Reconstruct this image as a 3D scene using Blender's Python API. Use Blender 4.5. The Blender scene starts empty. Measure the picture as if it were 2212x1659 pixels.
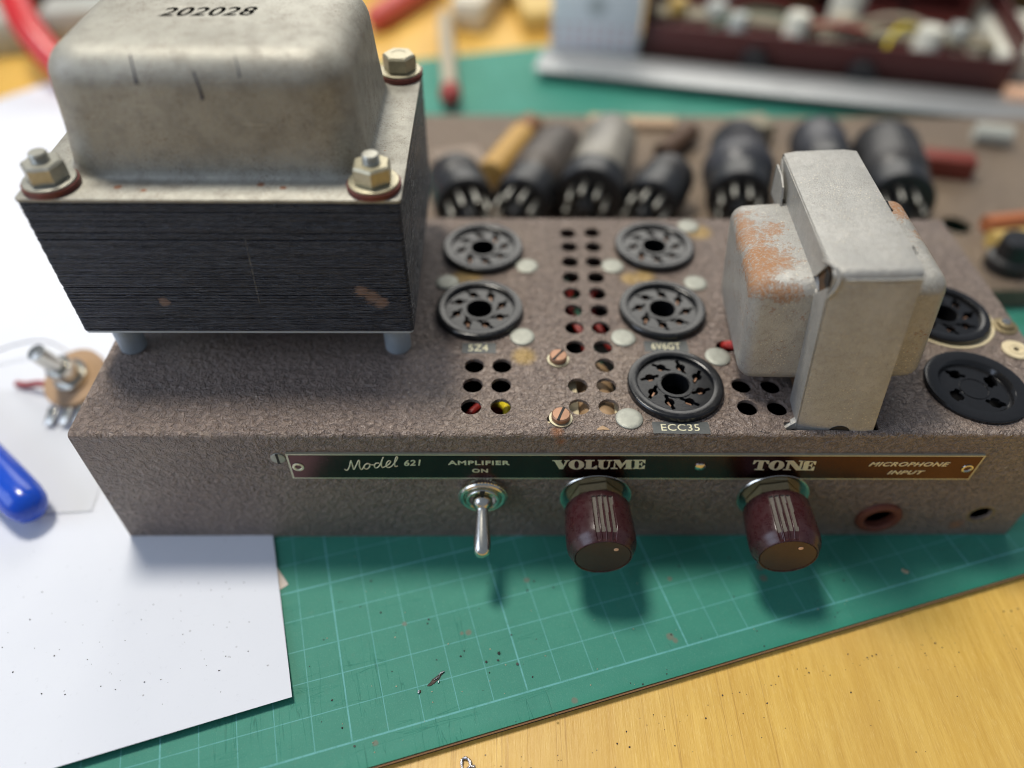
import bpy, bmesh, math, random
from mathutils import Matrix, Vector
random.seed(7)
SC = bpy.context.scene
COL = SC.collection
R = math.radians

# ------------------------------------------------------------------ camera, light, exposure
cam_d = bpy.data.cameras.new('camera')
cam = bpy.data.objects.new('camera', cam_d); COL.objects.link(cam); SC.camera = cam
PITCH, YAW, ROLL = 0.80424, 0.02341, 0.01684
fw = Vector((math.sin(YAW)*math.cos(PITCH), math.cos(YAW)*math.cos(PITCH), -math.sin(PITCH)))
rt = fw.cross(Vector((0, 0, 1))).normalized(); up = rt.cross(fw)
rt2 = rt*math.cos(ROLL) + up*math.sin(ROLL); up2 = -rt*math.sin(ROLL) + up*math.cos(ROLL)
cam.matrix_world = Matrix(((rt2.x, up2.x, -fw.x, 0.12147), (rt2.y, up2.y, -fw.y, -0.13903), (rt2.z, up2.z, -fw.z, 0.21518), (0, 0, 0, 1)))
cam_d.sensor_width = 36; cam_d.lens = 36*1643.53/2212
cam_d.clip_start = 0.01; cam_d.clip_end = 50
cam_d.dof.use_dof = True; cam_d.dof.focus_distance = 0.2145; cam_d.dof.aperture_fstop = 3.2

W = bpy.data.worlds.new('World'); SC.world = W; W.use_nodes = True
W.node_tree.nodes['Background'].inputs[0].default_value = (0.72, 0.83, 1.0, 1)
W.node_tree.nodes['Background'].inputs[1].default_value = 0.27

def area(name, loc, target, sx, sy, power, colr, shape='RECTANGLE'):
    l = bpy.data.lights.new(name, 'AREA'); l.shape = shape; l.size = sx; l.size_y = sy; l.energy = power; l.color = colr
    o = bpy.data.objects.new(name, l); COL.objects.link(o); o.location = loc
    d = Vector(target) - Vector(loc); o.rotation_euler = d.to_track_quat('-Z', 'Y').to_euler()
    return o
TG = Vector((0.13, 0.04, 0.02))
area('bench_lamp', TG + Vector((-0.25, 0.26, 1.0))*1.15, TG, 0.25, 0.25, 13.6, (1.0, 0.945, 0.84), 'DISK')
area('left_window', (-1.3, -0.45, 0.85), (0.05, 0.02, 0.05), 1.0, 1.1, 11.5, (0.68, 0.79, 1.0))
area('back_window', (0.25, 1.7, 1.15), (0.13, 0.05, 0.05), 1.6, 0.9, 17.0, (1.0, 0.96, 0.88))
SC.view_settings.view_transform = 'Standard'; SC.view_settings.look = 'None'
SC.view_settings.gamma = 1; SC.view_settings.exposure = 0.0; SC.view_settings.use_curve_mapping = False
SC.cycles.max_bounces = 8; SC.cycles.filter_width = 1.0; SC.cycles.use_denoising = True

# ------------------------------------------------------------------ geometry helpers (all in millimetres)
ORG = {}
def arc(n, a0, a1): return [a0 + (a1-a0)*i/n for i in range(n+1)]
def circle(cx, cy, r, n=32): return [(cx + r*math.cos(2*math.pi*i/n), cy + r*math.sin(2*math.pi*i/n)) for i in range(n)]
def rrect(x0, y0, x1, y1, r, n=6):
    out = []
    for cx, cy, a in ((x1-r, y1-r, 0), (x0+r, y1-r, 90), (x0+r, y0+r, 180), (x1-r, y0+r, 270)):
        for t in arc(n, R(a), R(a+90)): out.append((cx + r*math.cos(t), cy + r*math.sin(t)))
    return out
def fill2d(outers, holes, z0, z1):
    c = bpy.data.curves.new('tmp', 'CURVE'); c.dimensions = '2D'; c.fill_mode = 'BOTH'; c.extrude = (z1-z0)/2
    for lp in list(outers) + list(holes):
        s = c.splines.new('POLY'); s.points.add(len(lp)-1); s.use_cyclic_u = True
        for p, q in zip(s.points, lp): p.co = (q[0], q[1], 0, 1)
    o = bpy.data.objects.new('tmp', c)
    me = bpy.data.meshes.new_from_object(o)
    me.transform(Matrix.Translation((0, 0, (z0+z1)/2)))
    bpy.data.objects.remove(o); bpy.data.curves.remove(c)
    return me
def text_mesh(body, bold=0.0, depth=0.06, shear=0.0, spacing=1.0):
    c = bpy.data.curves.new('tmp', 'FONT'); c.body = body; c.size = 1; c.shear = shear; c.offset = bold; c.space_character = spacing
    c.resolution_u = 4
    o = bpy.data.objects.new('tmp', c); me = bpy.data.meshes.new_from_object(o)
    bpy.data.objects.remove(o); bpy.data.curves.remove(c)
    return me
class B:
    def __init__(s): s.bm = bmesh.new(); s.mi = 0
    def face(s, vs):
        try: f = s.bm.faces.new(vs); f.material_index = s.mi; return f
        except ValueError: return None
    def add_mesh(s, me, M=None):
        if M is not None: me.transform(M)
        n = len(s.bm.faces); s.bm.from_mesh(me); s.bm.faces.ensure_lookup_table()
        for f in s.bm.faces[n:]: f.material_index = s.mi
        bpy.data.meshes.remove(me)
    def sheet(s, outers, holes, z0, z1, M=None): s.add_mesh(fill2d(outers, holes, z0, z1), M)
    def box(s, x0, y0, z0, x1, y1, z1, bev=0.0, M=None, seg=2):
        t = bmesh.new()
        bmesh.ops.create_cube(t, size=1, matrix=Matrix.Translation(((x0+x1)/2, (y0+y1)/2, (z0+z1)/2)) @ Matrix.Diagonal((x1-x0, y1-y0, z1-z0, 1)))
        if bev: bmesh.ops.bevel(t, geom=list(t.edges), offset=bev, segments=seg, affect='EDGES', profile=0.5)
        me = bpy.data.meshes.new('t'); t.to_mesh(me); t.free(); s.add_mesh(me, M)
    def loft(s, rings, cap0=True, cap1=True, closed=True):
        vr = [[s.bm.verts.new(p) for p in r] for r in rings]
        n = len(vr[0])
        for a, b in zip(vr, vr[1:]):
            for i in range(n if closed else n-1): s.face((a[i], a[(i+1) % n], b[(i+1) % n], b[i]))
        if cap0: s.face(list(reversed(vr[0])))
        if cap1: s.face(vr[-1])
    def lathe(s, prof, M=None, seg=48, cap0=True, cap1=True, rfun=None):
        M = M or Matrix()
        rings = []
        for r, h in prof:
            rings.append([M @ Vector(((r if not rfun else rfun(r, h, 2*math.pi*i/seg))*math.cos(2*math.pi*i/seg), (r if not rfun else rfun(r, h, 2*math.pi*i/seg))*math.sin(2*math.pi*i/seg), h)) for i in range(seg)])
        s.loft(rings, cap0, cap1)
    def tube(s, pts, rad, seg=10, caps=True):
        pts = [Vector(p) for p in pts]; n = len(pts)
        rad = rad if isinstance(rad, (list, tuple)) else [rad]*n
        t0 = (pts[1]-pts[0]).normalized()
        u = t0.orthogonal().normalized(); rings = []
        for i, p in enumerate(pts):
            t = (pts[min(i+1, n-1)] - pts[max(i-1, 0)]).normalized()
            u = (u - t*u.dot(t)).normalized(); v = t.cross(u)
            rings.append([p + (u*math.cos(2*math.pi*k/seg) + v*math.sin(2*math.pi*k/seg))*rad[i] for k in range(seg)])
        s.loft(rings, caps, caps)
    def out(s, name, mats, parent=None, origin=None, sharp=35, link=True):
        por = Vector(ORG.get(parent.name, (0, 0, 0))) if parent else Vector((0, 0, 0))
        origin = Vector(origin) if origin is not None else por
        bmesh.ops.recalc_face_normals(s.bm, faces=list(s.bm.faces))
        me = bpy.data.meshes.new(name); s.bm.to_mesh(me); s.bm.free()
        me.transform(Matrix.Diagonal((.001, .001, .001, 1)) @ Matrix.Translation(-origin))
        for m in (mats if isinstance(mats, (list, tuple)) else [mats]): me.materials.append(m)
        me.shade_smooth(); me.set_sharp_from_angle(angle=R(sharp))
        o = bpy.data.objects.new(name, me); COL.objects.link(o)
        if parent: o.parent = parent
        o.location = (origin - por)*.001; ORG[o.name] = tuple(origin)
        return o
def rings_rrect(levels, n=6):      # levels: (x0,y0,x1,y1,r,z)
    return [[(x, y, l[5]) for x, y in rrect(l[0], l[1], l[2], l[3], l[4], n)] for l in levels]
def smooth_path(pts, k=8):
    out = []; P = [Vector(p) for p in pts]
    for i in range(len(P)-1):
        p0, p1, p2, p3 = P[max(i-1, 0)], P[i], P[i+1], P[min(i+2, len(P)-1)]
        for j in range(k):
            t = j/k
            out.append(0.5*((2*p1) + (p2-p0)*t + (2*p0-5*p1+4*p2-p3)*t*t + (3*p1-p0-3*p2+p3)*t*t*t))
    out.append(P[-1]); return out
def thing(name, label, cat, origin, group=None):
    o = bpy.data.objects.new(name, None); o.empty_display_size = .01; COL.objects.link(o)
    o.location = Vector(origin)*.001; ORG[o.name] = tuple(origin)
    return tag(o, label, cat, group)
def tag(o, label=None, cat=None, group=None, kind=None):
    if label: o['label'] = label
    if cat: o['category'] = cat
    if group: o['group'] = group
    if kind: o['kind'] = kind
    return o
def part(name, parent, origin=None):
    por = Vector(ORG[parent.name]); origin = Vector(origin if origin is not None else por)
    o = bpy.data.objects.new(name, None); o.empty_display_size = .005; COL.objects.link(o); o.parent = parent
    o.location = (origin-por)*.001; ORG[o.name] = tuple(origin); return o
def dup(o, parent, origin, rotz=None):
    """copy of a part with its sub-parts, at a new place (mm, world)"""
    c = o.copy(); COL.objects.link(c); c.parent = parent
    c.location = (Vector(origin)-Vector(ORG[parent.name]))*.001 if parent else Vector(origin)*.001
    if rotz is not None: c.rotation_euler.z = rotz
    ORG[c.name] = tuple(origin)
    for ch in list(o.children):
        k = ch.copy(); COL.objects.link(k); k.parent = c
        for g in list(ch.children):
            q = g.copy(); COL.objects.link(q); q.parent = k
    return c
def TR(x, y, z): return Matrix.Translation((x, y, z))
RX90 = Matrix.Rotation(R(90), 4, 'X')       # local z -> -y  (things that stick out of the front panel)

# ------------------------------------------------------------------ material helpers
class NT:
    def __init__(s, name):
        s.m = bpy.data.materials.new(name); s.m.use_nodes = True; s.t = s.m.node_tree
        s.b = s.t.nodes['Principled BSDF']
        tc = s.t.nodes.new('ShaderNodeTexCoord'); mp = s.t.nodes.new('ShaderNodeMapping'); mp.inputs['Scale'].default_value = (1000, 1000, 1000)
        s.t.links.new(tc.outputs['Object'], mp.inputs[0]); s.P = mp.outputs[0]
    def set(s, **k):
        for a, v in k.items(): s.inp(s.b, dict(base='Base Color', rough='Roughness', metal='Metallic', spec='Specular IOR Level', coat='Coat Weight', coatr='Coat Roughness', ior='IOR', trans='Transmission Weight', normal='Normal', sub='Subsurface Weight', aniso='Anisotropic', alpha='Alpha')[a], v)
        return s
    def inp(s, node, key, v):
        i = node.inputs[key]
        if hasattr(v, 'is_output'): s.t.links.new(v, i)
        elif isinstance(v, (tuple, list)) and i.type == 'RGBA' and len(v) == 3: i.default_value = (*v, 1)
        else: i.default_value = v
    def node(s, typ, out=0, props=None, **k):
        n = s.t.nodes.new(typ)
        for a, v in (props or {}).items(): setattr(n, a, v)
        for a, v in k.items(): s.inp(n, int(a[1:]) if a[0] == 'i' and a[1:].isdigit() else a, v)
        return n.outputs[out]
    def scale(s, sx, sy, sz, P=None, rot=(0, 0, 0), loc=(0, 0, 0)):
        n = s.t.nodes.new('ShaderNodeMapping'); s.t.links.new(P or s.P, n.inputs[0])
        n.inputs['Scale'].default_value = (sx, sy, sz); n.inputs['Rotation'].default_value = rot; n.inputs['Location'].default_value = loc; return n.outputs[0]
    def noise(s, sc, det=3, ro=.5, dist=0, P=None): return s.node('ShaderNodeTexNoise', Vector=P or s.P, Scale=sc, Detail=det, Roughness=ro, Distortion=dist)
    def voro(s, sc, feat='F1', P=None, out=0, rnd=1.0): return s.node('ShaderNodeTexVoronoi', out, dict(feature=feat), Vector=P or s.P, Scale=sc, Randomness=rnd)
    def ramp(s, f, *stops):
        n = s.t.nodes.new('ShaderNodeValToRGB'); s.t.links.new(f, n.inputs[0]); e = n.color_ramp.elements
        while len(e) < len(stops): e.new(.5)
        for el, (p, c) in zip(e, stops):
            el.position = p; el.color = (c, c, c, 1) if isinstance(c, (int, float)) else (*c, 1)
        return n.outputs[0]
    def mix(s, f, a, b, mode='MIX'):
        n = s.t.nodes.new('ShaderNodeMix'); n.data_type = 'RGBA'; n.blend_type = mode
        s.inp(n, 0, f); s.inp(n, 6, a if hasattr(a, 'is_output') else (*a, 1)); s.inp(n, 7, b if hasattr(b, 'is_output') else (*b, 1)); return n.outputs[2]
    def math(s, op, a, b=0.0, c=0.0):
        n = s.t.nodes.new('ShaderNodeMath'); n.operation = op; s.inp(n, 0, a); s.inp(n, 1, b); s.inp(n, 2, c); return n.outputs[0]
    def sep(s, P=None):
        n = s.t.nodes.new('ShaderNodeSeparateXYZ'); s.t.links.new(P or s.P, n.inputs[0]); return n.outputs
    def bump(s, h, strength=.5, dist=.0003, normal=None):
        n = s.t.nodes.new('ShaderNodeBump'); n.inputs['Strength'].default_value = strength; n.inputs['Distance'].default_value = dist
        s.t.links.new(h, n.inputs['Height'])
        if normal: s.t.links.new(normal, n.inputs['Normal'])
        return n.outputs[0]
    def spots(s, pts):   # soft round patches: (x,y,z,r)
        acc = None
        for x, y, z, r in pts:
            d = s.node('ShaderNodeVectorMath', 1, dict(operation='DISTANCE'), i0=s.P, i1=(x, y, z))
            q = s.math('SUBTRACT', 1.0, s.math('DIVIDE', d, r)); q = s.math('MAXIMUM', q, 0.0)
            acc = q if acc is None else s.math('MAXIMUM', acc, q)
        return acc
def simple(name, base, rough=.5, metal=0, var=.12, sc=.5, bump=0.0, **k):
    n = NT(name); f = n.noise(sc, 4, .6)
    lo = tuple(c*(1-var) for c in base); hi = tuple(min(1, c*(1+var)) for c in base)
    n.set(base=n.mix(f, lo, hi), rough=n.math('ADD', rough-.06, n.math('MULTIPLY', n.noise(sc*3, 3), .12)), metal=metal, **k)
    if bump: n.set(normal=n.bump(n.noise(sc*6, 3), bump, .0002))
    return n.m
# ------------------------------------------------------------------ materials
def m_paint(name='hammered_brown_paint', a=(.152, .115, .098), b=(.262, .200, .166), dust=(.33, .255, .185), marks=True):
    n = NT(name)
    warp = n.node('ShaderNodeVectorMath', 0, dict(operation='ADD'), i0=n.P, i1=n.node('ShaderNodeVectorMath', 0, dict(operation='SCALE'), i0=n.node('ShaderNodeTexNoise', 1, None, Vector=n.P, Scale=.6, Detail=2), Scale=2.2))
    w1 = n.noise(.68, 2, .5, 1.4, warp); w2 = n.voro(.62, 'SMOOTH_F1', warp)
    fine = n.noise(3.2, 2)
    h = n.math('ADD', n.math('MULTIPLY', w1, 1.0), n.math('ADD', n.math('MULTIPLY', w2, .55), n.math('MULTIPLY', fine, .12)))
    big = n.noise(.03, 4, .6); mid = n.noise(.16, 3)
    col = n.mix(n.ramp(h, (.55, 0.0), (.95, 1.0)), a, b)  # wrinkle hollows darker and crests lighter, shading painted into the colour
    col = n.mix(n.math('MULTIPLY', n.ramp(big, (.45, 0.0), (.75, 1.0)), .35), col, dust)
    col = n.mix(n.math('MULTIPLY', n.ramp(mid, (.55, 0.0), (.8, 1.0)), .25), col, (.07, .05, .045))
    if marks:
        sp = n.spots([(129, 32, 50, 5.5), (108, 71.5, 50, 5), (112, 72, 50, 5), (172, 72, 50, 5.5), (167, 71, 50, 5), (196, 99, 50, 7), (232, 95, 50, 6)])
        ns = n.noise(1.3, 3)
        col = n.mix(n.math('MULTIPLY', n.ramp(n.math('MULTIPLY', sp, n.math('ADD', ns, .5)), (.15, 0.0), (.6, 1.0)), .8), col, (.50, .33, .11))
        sp2 = n.spots([(137.8, 1.2, 50, 3), (139, -.2, 47, 2.5), (272, 0, 4, 4)])
        col = n.mix(n.ramp(n.math('MULTIPLY', sp2, ns), (.1, 0.0), (.35, .8)), col, (.30, .13, .06))
    X = n.sep(); ed = n.math('MULTIPLY', n.math('LESS_THAN', X[1], 1.3), n.math('GREATER_THAN', X[2], 48.6))
    if marks: col = n.mix(n.math('MULTIPLY', ed, n.math('MULTIPLY', n.ramp(n.noise(.22, 4, .7), (.52, 0.0), (.66, 1.0)), .55)), col, (.42, .34, .27))
    chip = n.math('MULTIPLY', n.ramp(n.voro(.30), (.07, 1.0), (.11, 0.0)), n.ramp(n.noise(.045, 2), (.56, 0.0), (.62, 1.0)))
    col = n.mix(n.math('MULTIPLY', chip, .8), col, (.50, .44, .36))
    n.set(base=col, rough=n.math('ADD', .24, n.math('MULTIPLY', n.noise(.5, 3), .2)), spec=.6, normal=n.bump(h, 1.0, .0014))
    return n.m
PAINT = m_paint()
PAINT_FAR = m_paint('dusty_brown_paint', (.17, .125, .09), (.26, .195, .14), (.40, .29, .18), False)

def m_bell():
    n = NT('passivated_steel')
    big = n.noise(.035, 5, .62, .4); mid = n.noise(.22, 4, .65); fine = n.noise(1.6, 3, .7)
    c = n.mix(n.ramp(big, (.3, 0.0), (.7, 1.0)), (.30, .288, .245), (.425, .412, .355))
    c = n.mix(n.math('MULTIPLY', n.ramp(mid, (.46, 0.0), (.74, 1.0)), .5), c, (.17, .152, .125))
    grime = n.noise(.06, 4, .7, .8); c = n.mix(n.math('MULTIPLY', n.ramp(grime, (.54, 0.0), (.76, 1.0)), .30), c, (.18, .16, .13))
    speck = n.ramp(n.noise(2.2, 3, .65), (.54, 0.0), (.66, 1.0))
    c = n.mix(n.math('MULTIPLY', speck, n.ramp(n.noise(.12, 3), (.36, .08), (.60, .85))), c, (.13, .09, .06))
    scr = n.noise(1.0, 2, .6, .3, n.scale(.12, 1.6, 1.6, rot=(0, 0, .3)))
    c = n.mix(n.ramp(scr, (.66, 0.0), (.74, .35)), c, (.68, .64, .5))
    rust = n.spots([(47.5, 40, 121, 1.3), (60, 34.5, 108.8, 1.6), (24, 33, 108.8, 1.6), (88.5, 48, 108.8, .8), (90, 52, 108.8, .5), (66, 33, 108.8, 1.4), (31, 31.5, 108.8, 1.2)])
    c = n.mix(n.ramp(n.math('MULTIPLY', rust, n.math('ADD', n.noise(1.2, 3), .4)), (.2, 0.0), (.5, .9)), c, (.24, .10, .05))
    n.set(base=c, metal=.35, rough=n.math('ADD', .42, n.math('MULTIPLY', mid, .22)), normal=n.bump(n.math('ADD', fine, n.math('MULTIPLY', mid, 1.2)), .3, .0004))
    return n.m
BELL = m_bell()

def m_strap(name, rust_amt, rust_pts=()):
    n = NT(name)
    big = n.noise(.07, 5, .62); mid = n.noise(.4, 5, .7); fine = n.noise(2.0, 3, .7)
    c = n.mix(n.ramp(big, (.32, 0.0), (.68, 1.0)), (.335, .328, .305), (.435, .423, .388))
    c = n.mix(n.math('MULTIPLY', n.ramp(mid, (.45, 0.0), (.7, 1.0)), .38), c, (.235, .215, .185))
    sp = n.ramp(n.voro(1.1), (.10, 1.0), (.24, 0.0))
    c = n.mix(n.math('MULTIPLY', sp, n.ramp(n.noise(.10, 3), (.40, 0.0), (.56, .9))), c, (.70, .62, .46))
    cr = n.ramp(n.noise(.28, 4, .6, 2.2), (.488, 0.0), (.5, 1.0), (.512, 0.0))
    c = n.mix(n.math('MULTIPLY', cr, .65), c, (.15, .13, .11))
    rm = n.math('ADD', n.math('MULTIPLY', n.noise(.16, 7, .8, .4), .75), n.math('MULTIPLY', n.noise(.75, 5, .8), .60))
    if rust_pts: rm = n.math('ADD', rm, n.math('MULTIPLY', n.spots(rust_pts), .55))
    rf = n.math('MULTIPLY', n.ramp(rm, (.96-rust_amt, 0.0), (1.01-rust_amt, .6), (1.14-rust_amt, 1.0)), n.ramp(n.noise(1.1, 4, .75, .4), (.36, .15), (.5, 1.0)))
    rc = n.mix(n.noise(.35, 5, .75), (.30, .115, .038), (.36, .215, .11))
    c = n.mix(rf, c, rc)
    n.set(base=c, metal=n.math('MULTIPLY', n.math('SUBTRACT', 1.0, rf), .22), rough=n.math('ADD', .38, n.math('MULTIPLY', rf, .35)), normal=n.bump(n.math('ADD', n.math('ADD', fine, mid), n.math('MULTIPLY', rf, .6)), .45, .0005))
    return n.m
STRAP = m_strap('tinned_steel', .12)
RUSTY = m_strap('rusty_tinned_steel', .205, [(190, 18, 93, 9), (191, 30, 94, 13), (190, 42, 95, 13), (188, 52, 93, 12), (184, 36, 92, 10), (185, 22, 90, 9), (196, 14, 90, 7), (199, 45, 94, 8), (240, 52, 95, 9), (243, 36, 94, 7)])

def m_lam():
    n = NT('black_lacquered_laminations')
    st = n.noise(1.0, 3, .6, .2, n.scale(.07, .07, 2.2)); st2 = n.noise(1.0, 4, .7, .6, n.scale(.25, .25, 4.5))
    c = n.mix(st2, (.009, .010, .014), (.024, .027, .038))
    edge_glint = n.noise(1.0, 4, .75, .3, n.scale(.16, .16, 3.6)); c = n.mix(n.math('MULTIPLY', n.ramp(edge_glint, (.58, 0.0), (.66, 1.0)), .7), c, (.10, .105, .125))  # pale streaks: worn sheet edges, with small glints painted into the colour
    X = n.sep(); sx = n.math('ABSOLUTE', n.math('SUBTRACT', n.math('SUBTRACT', X[0], 54.0), n.math('MULTIPLY', n.math('SUBTRACT', X[2], 84.0), .05)))
    scr = n.math('MULTIPLY', n.math('LESS_THAN', sx, .22), n.math('MULTIPLY', n.math('LESS_THAN', X[2], 97.0), n.math('GREATER_THAN', X[2], 75.0))); c = n.mix(n.math('MULTIPLY', scr, n.ramp(n.noise(1.5, 3), (.4, .1), (.6, .8))), c, (.16, .14, .11))
    worn = n.spots([(83, 27.4, 79.5, 5), (85.5, 27.4, 77.5, 6), (88, 27.4, 75.5, 5), (27, 27.4, 75.5, 4)])
    wf = n.ramp(n.math('ADD', n.math('MULTIPLY', worn, .75), n.math('MULTIPLY', n.noise(1.0, 5, .75, .4, n.scale(.30, .30, 2.6)), .75)), (.78, 0.0), (.92, 1.0))
    c = n.mix(n.math('MULTIPLY', wf, .85), c, (.28, .17, .11))
    n.set(base=c, rough=n.math('ADD', n.math('ADD', .12, n.math('MULTIPLY', st2, .24)), n.math('MULTIPLY', wf, .3)), spec=.8, normal=n.bump(n.math('ADD', st, n.math('MULTIPLY', st2, 1.1)), .9, .0006))
    return n.m
LAM = m_lam()

BAKE = simple('black_bakelite', (.016, .017, .019), .36, 0, .35, .6, .06)
n = NT('dusty_black_bakelite'); f = n.noise(.5, 5, .7)
n.set(base=n.mix(n.ramp(f, (.45, 0.0), (.8, .4)), (.006, .0065, .008), (.034, .034, .034)), rough=n.math('ADD', .10, n.math('MULTIPLY', f, .26)), normal=n.bump(n.noise(2.5, 3), .12, .0002)); BAKE_D = n.m
GLOSSB = simple('glossy_black_bakelite', (.010, .010, .011), .17, 0, .3, .5, .03)
n = NT('maroon_bakelite'); f = n.noise(.55, 5, .7); g = n.noise(3.5, 3, .7)
c = n.mix(n.noise(.12, 2), (.018, .005, .006), (.046, .010, .012))
c = n.mix(n.math('MULTIPLY', n.ramp(f, (.40, 0.0), (.75, 1.0)), .20), c, (.12, .08, .08))
c = n.mix(n.math('MULTIPLY', n.ramp(g, (.62, 0.0), (.72, 1.0)), .25), c, (.22, .17, .15))
n.set(base=c, rough=n.math('ADD', .16, n.math('MULTIPLY', f, .26)), normal=n.bump(g, .10, .0002)); MAROON = n.m
n = NT('groove_dust'); f = n.noise(2.2, 4, .7)
n.set(base=n.mix(f, (.045, .038, .032), (.20, .175, .145)), rough=.9, normal=n.bump(f, .5, .0003)); DUST = n.m
CAPM = simple('brown_metal_cap', (.050, .019, .018), .42, .0, .3, .4, .05)
PEACH = simple('peach_paint', (.75, .45, .30), .5)
NICKEL = simple('nickel_plate', (.62, .60, .54), .24, 1.0, .10, .4, .03)
ZINC = simple('dull_zinc', (.44, .43, .37), .4, .65, .25, .7, .1)
GOLDZ = simple('yellow_passivated_steel', (.43, .395, .28), .4, .65, .25, .7, .1)
RUSTNUT = simple('dirty_brass', (.27, .215, .12), .5, .55, .45, 1.2, .25)
ALU = simple('dull_aluminium', (.33, .335, .29), .5, .45, .3, .8, .45)
CREAM = simple('cream_fibre', (.66, .56, .36), .75, 0, .12, .6, .1)
REDF = simple('red_fibre', (.115, .020, .015), .55, 0, .45, .5, .1)
COPPER = simple('coppery_brass', (.34, .19, .12), .46, .6, .25, .8, .12)
RUBBER = simple('perished_red_rubber', (.13, .035, .020), .65, 0, .4, .4, .2)
GREYPL = simple('grey_spacer', (.40, .46, .50), .5, .1, .12, .3, .05)
DARK = simple('dark_hole', (.006, .006, .006), .7)
INKPATCH = simple('dark_transfer', (.075, .080, .078), .5, 0, .35, 1.4, .3)
INKTXT = simple('cream_transfer_lettering', (.66, .62, .42), .55, 0, .3, 1.2)
STAMP = simple('dark_ink', (.045, .045, .06), .45, 0, .4, .8)
n = NT('worn_stamp_ink'); n.set(base=n.mix(n.ramp(n.noise(1.1, 4, .75, .5), (.40, 0.0), (.60, 1.0)), (.17, .17, .195), (.36, .35, .29)), rough=.5); STAMP2 = n.m
BORDER = simple('dull_plate_border', (.46, .45, .34), .4, .5, .2, .4, .05)
RIM = simple('bright_plate_metal', (.70, .66, .48), .34, .35, .12, .3, .03)
n = NT('plate_lacquer'); f = n.noise(.12, 4, .6)
n.set(base=n.mix(f, (.058, .026, .034), (.100, .050, .044)), metal=1.0, rough=n.math('ADD', .16, n.math('MULTIPLY', n.noise(.9, 4), .16)), normal=n.bump(n.noise(.35, 2), .04, .0003)); LACQ = n.m
WIRER = simple('red_wire', (.34, .02, .015), .45); WIREY = simple('yellow_wire', (.75, .60, .03), .4); WIREG = simple('dark_green_wire', (.02, .10, .06), .4)
WAX = simple('brown_wax_paper', (.34, .22, .12), .6, 0, .3, .3, .1)

# ------------------------------------------------------------------ setting
n = NT('varnished_plywood')
gP = n.scale(1, .07, 1, rot=(0, 0, R(3)))
g1 = n.noise(.42, 5, .62, .5, gP); g2 = n.noise(1.8, 4, .7, .2, gP); g3 = n.noise(.018, 3)
c = n.mix(n.ramp(g1, (.25, 0.0), (.75, 1.0)), (.60, .345, .052), (.78, .505, .112))
c = n.mix(n.math('MULTIPLY', n.ramp(g2, (.52, 0.0), (.75, 1.0)), .5), c, (.46, .235, .040))
c = n.mix(n.math('MULTIPLY', n.ramp(n.noise(3.2, 3, .7, .1, n.scale(1, .10, 1, rot=(0, 0, R(3)))), (.30, 1.0), (.46, 0.0)), .55), c, (.84, .60, .20))
c = n.mix(n.math('MULTIPLY', n.ramp(g3, (.4, 0.0), (.7, 1.0)), .35), c, (.52, .33, .11))
broad = n.noise(.055, 3, .5, 0, n.scale(1, .05, 1, rot=(0, 0, R(4)))); c = n.mix(n.math('MULTIPLY', n.ramp(broad, (.42, 0.0), (.62, 1.0)), .28), c, (.54, .29, .045))
lines = n.ramp(n.noise(.10, 3, .5, 0, n.scale(1, .010, 1, rot=(0, 0, R(5)))), (.494, 0.0), (.5, 1.0), (.506, 0.0))
c = n.mix(n.math('MULTIPLY', lines, .40), c, (.26, .10, .018))
sp = n.ramp(n.voro(.16), (.028, 1.0), (.05, 0.0))
c = n.mix(n.math('MULTIPLY', sp, n.ramp(n.noise(.05, 2), (.45, 0.0), (.6, .9))), c, (.06, .035, .015))
st = n.ramp(n.math('MULTIPLY', n.spots([(216, -78, -5, 3), (222, -84, -5, 3.2), (218, -82, -5, 2), (140, -88, -5, 2)]), n.math('ADD', n.noise(.9, 4, .7), .3)), (.22, 0.0), (.42, .7))
c = n.mix(st, c, (.36, .10, .02))
n.set(base=c, rough=n.math('ADD', .36, n.math('MULTIPLY', g2, .18)), normal=n.bump(n.math('ADD', g2, g1), .25, .0003)); WOOD = n.m
b = B(); b.box(-900, -500, -35, 1100, 1500, -5)
o = b.out('workbench', WOOD); tag(o, kind='structure')

# cutting mat: frame u along the front edge, v into the mat
MA = math.atan2(53.94, 193.34)
MO = Vector((81.4, -65.23, -5))                      # crossing of the outermost line and a heavy cross line
n = NT('green_cutting_mat')
X = n.sep(); u, v = X[0], X[1]
wob = n.math('MULTIPLY', n.math('SUBTRACT', n.noise(.02, 2), .5), .35)
def gridline(c, per, hw):
    d = n.math('ABSOLUTE', n.math('SUBTRACT', n.math('PINGPONG', n.math('ADD', c, wob), per/2), 0.0))
    return n.ramp(d, (0.0, 1.0), (hw/1.0*.8, 1.0), (hw*1.25, 0.0))
def ramp_mm(d, hw): return n.node('ShaderNodeMapRange', 0, None, Value=d, **{'From Min': hw*.7, 'From Max': hw*1.3, 'To Min': 1.0, 'To Max': 0.0})
def gl(c, per, hw): return ramp_mm(n.math('PINGPONG', c, per/2), hw)
lu = n.math('MAXIMUM', n.math('MULTIPLY', gl(u, 10, .13), .75), gl(u, 50, .22))
lv = n.math('MAXIMUM', n.math('MULTIPLY', gl(v, 10, .14), .8), gl(v, 50, .26))
inside = n.math('GREATER_THAN', v, -.28)
wear = n.ramp(n.noise(.5, 5, .75), (.30, .30), (.52, 1.0))
ln = n.math('MULTIPLY', n.math('MULTIPLY', n.math('MAXIMUM', lu, lv), inside), wear)
f = n.noise(.05, 5, .65); f2 = n.noise(2.2, 4, .75); f3 = n.noise(.35, 4, .7)
c = n.mix(f, (.023, .182, .130), (.047, .260, .184))
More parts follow.
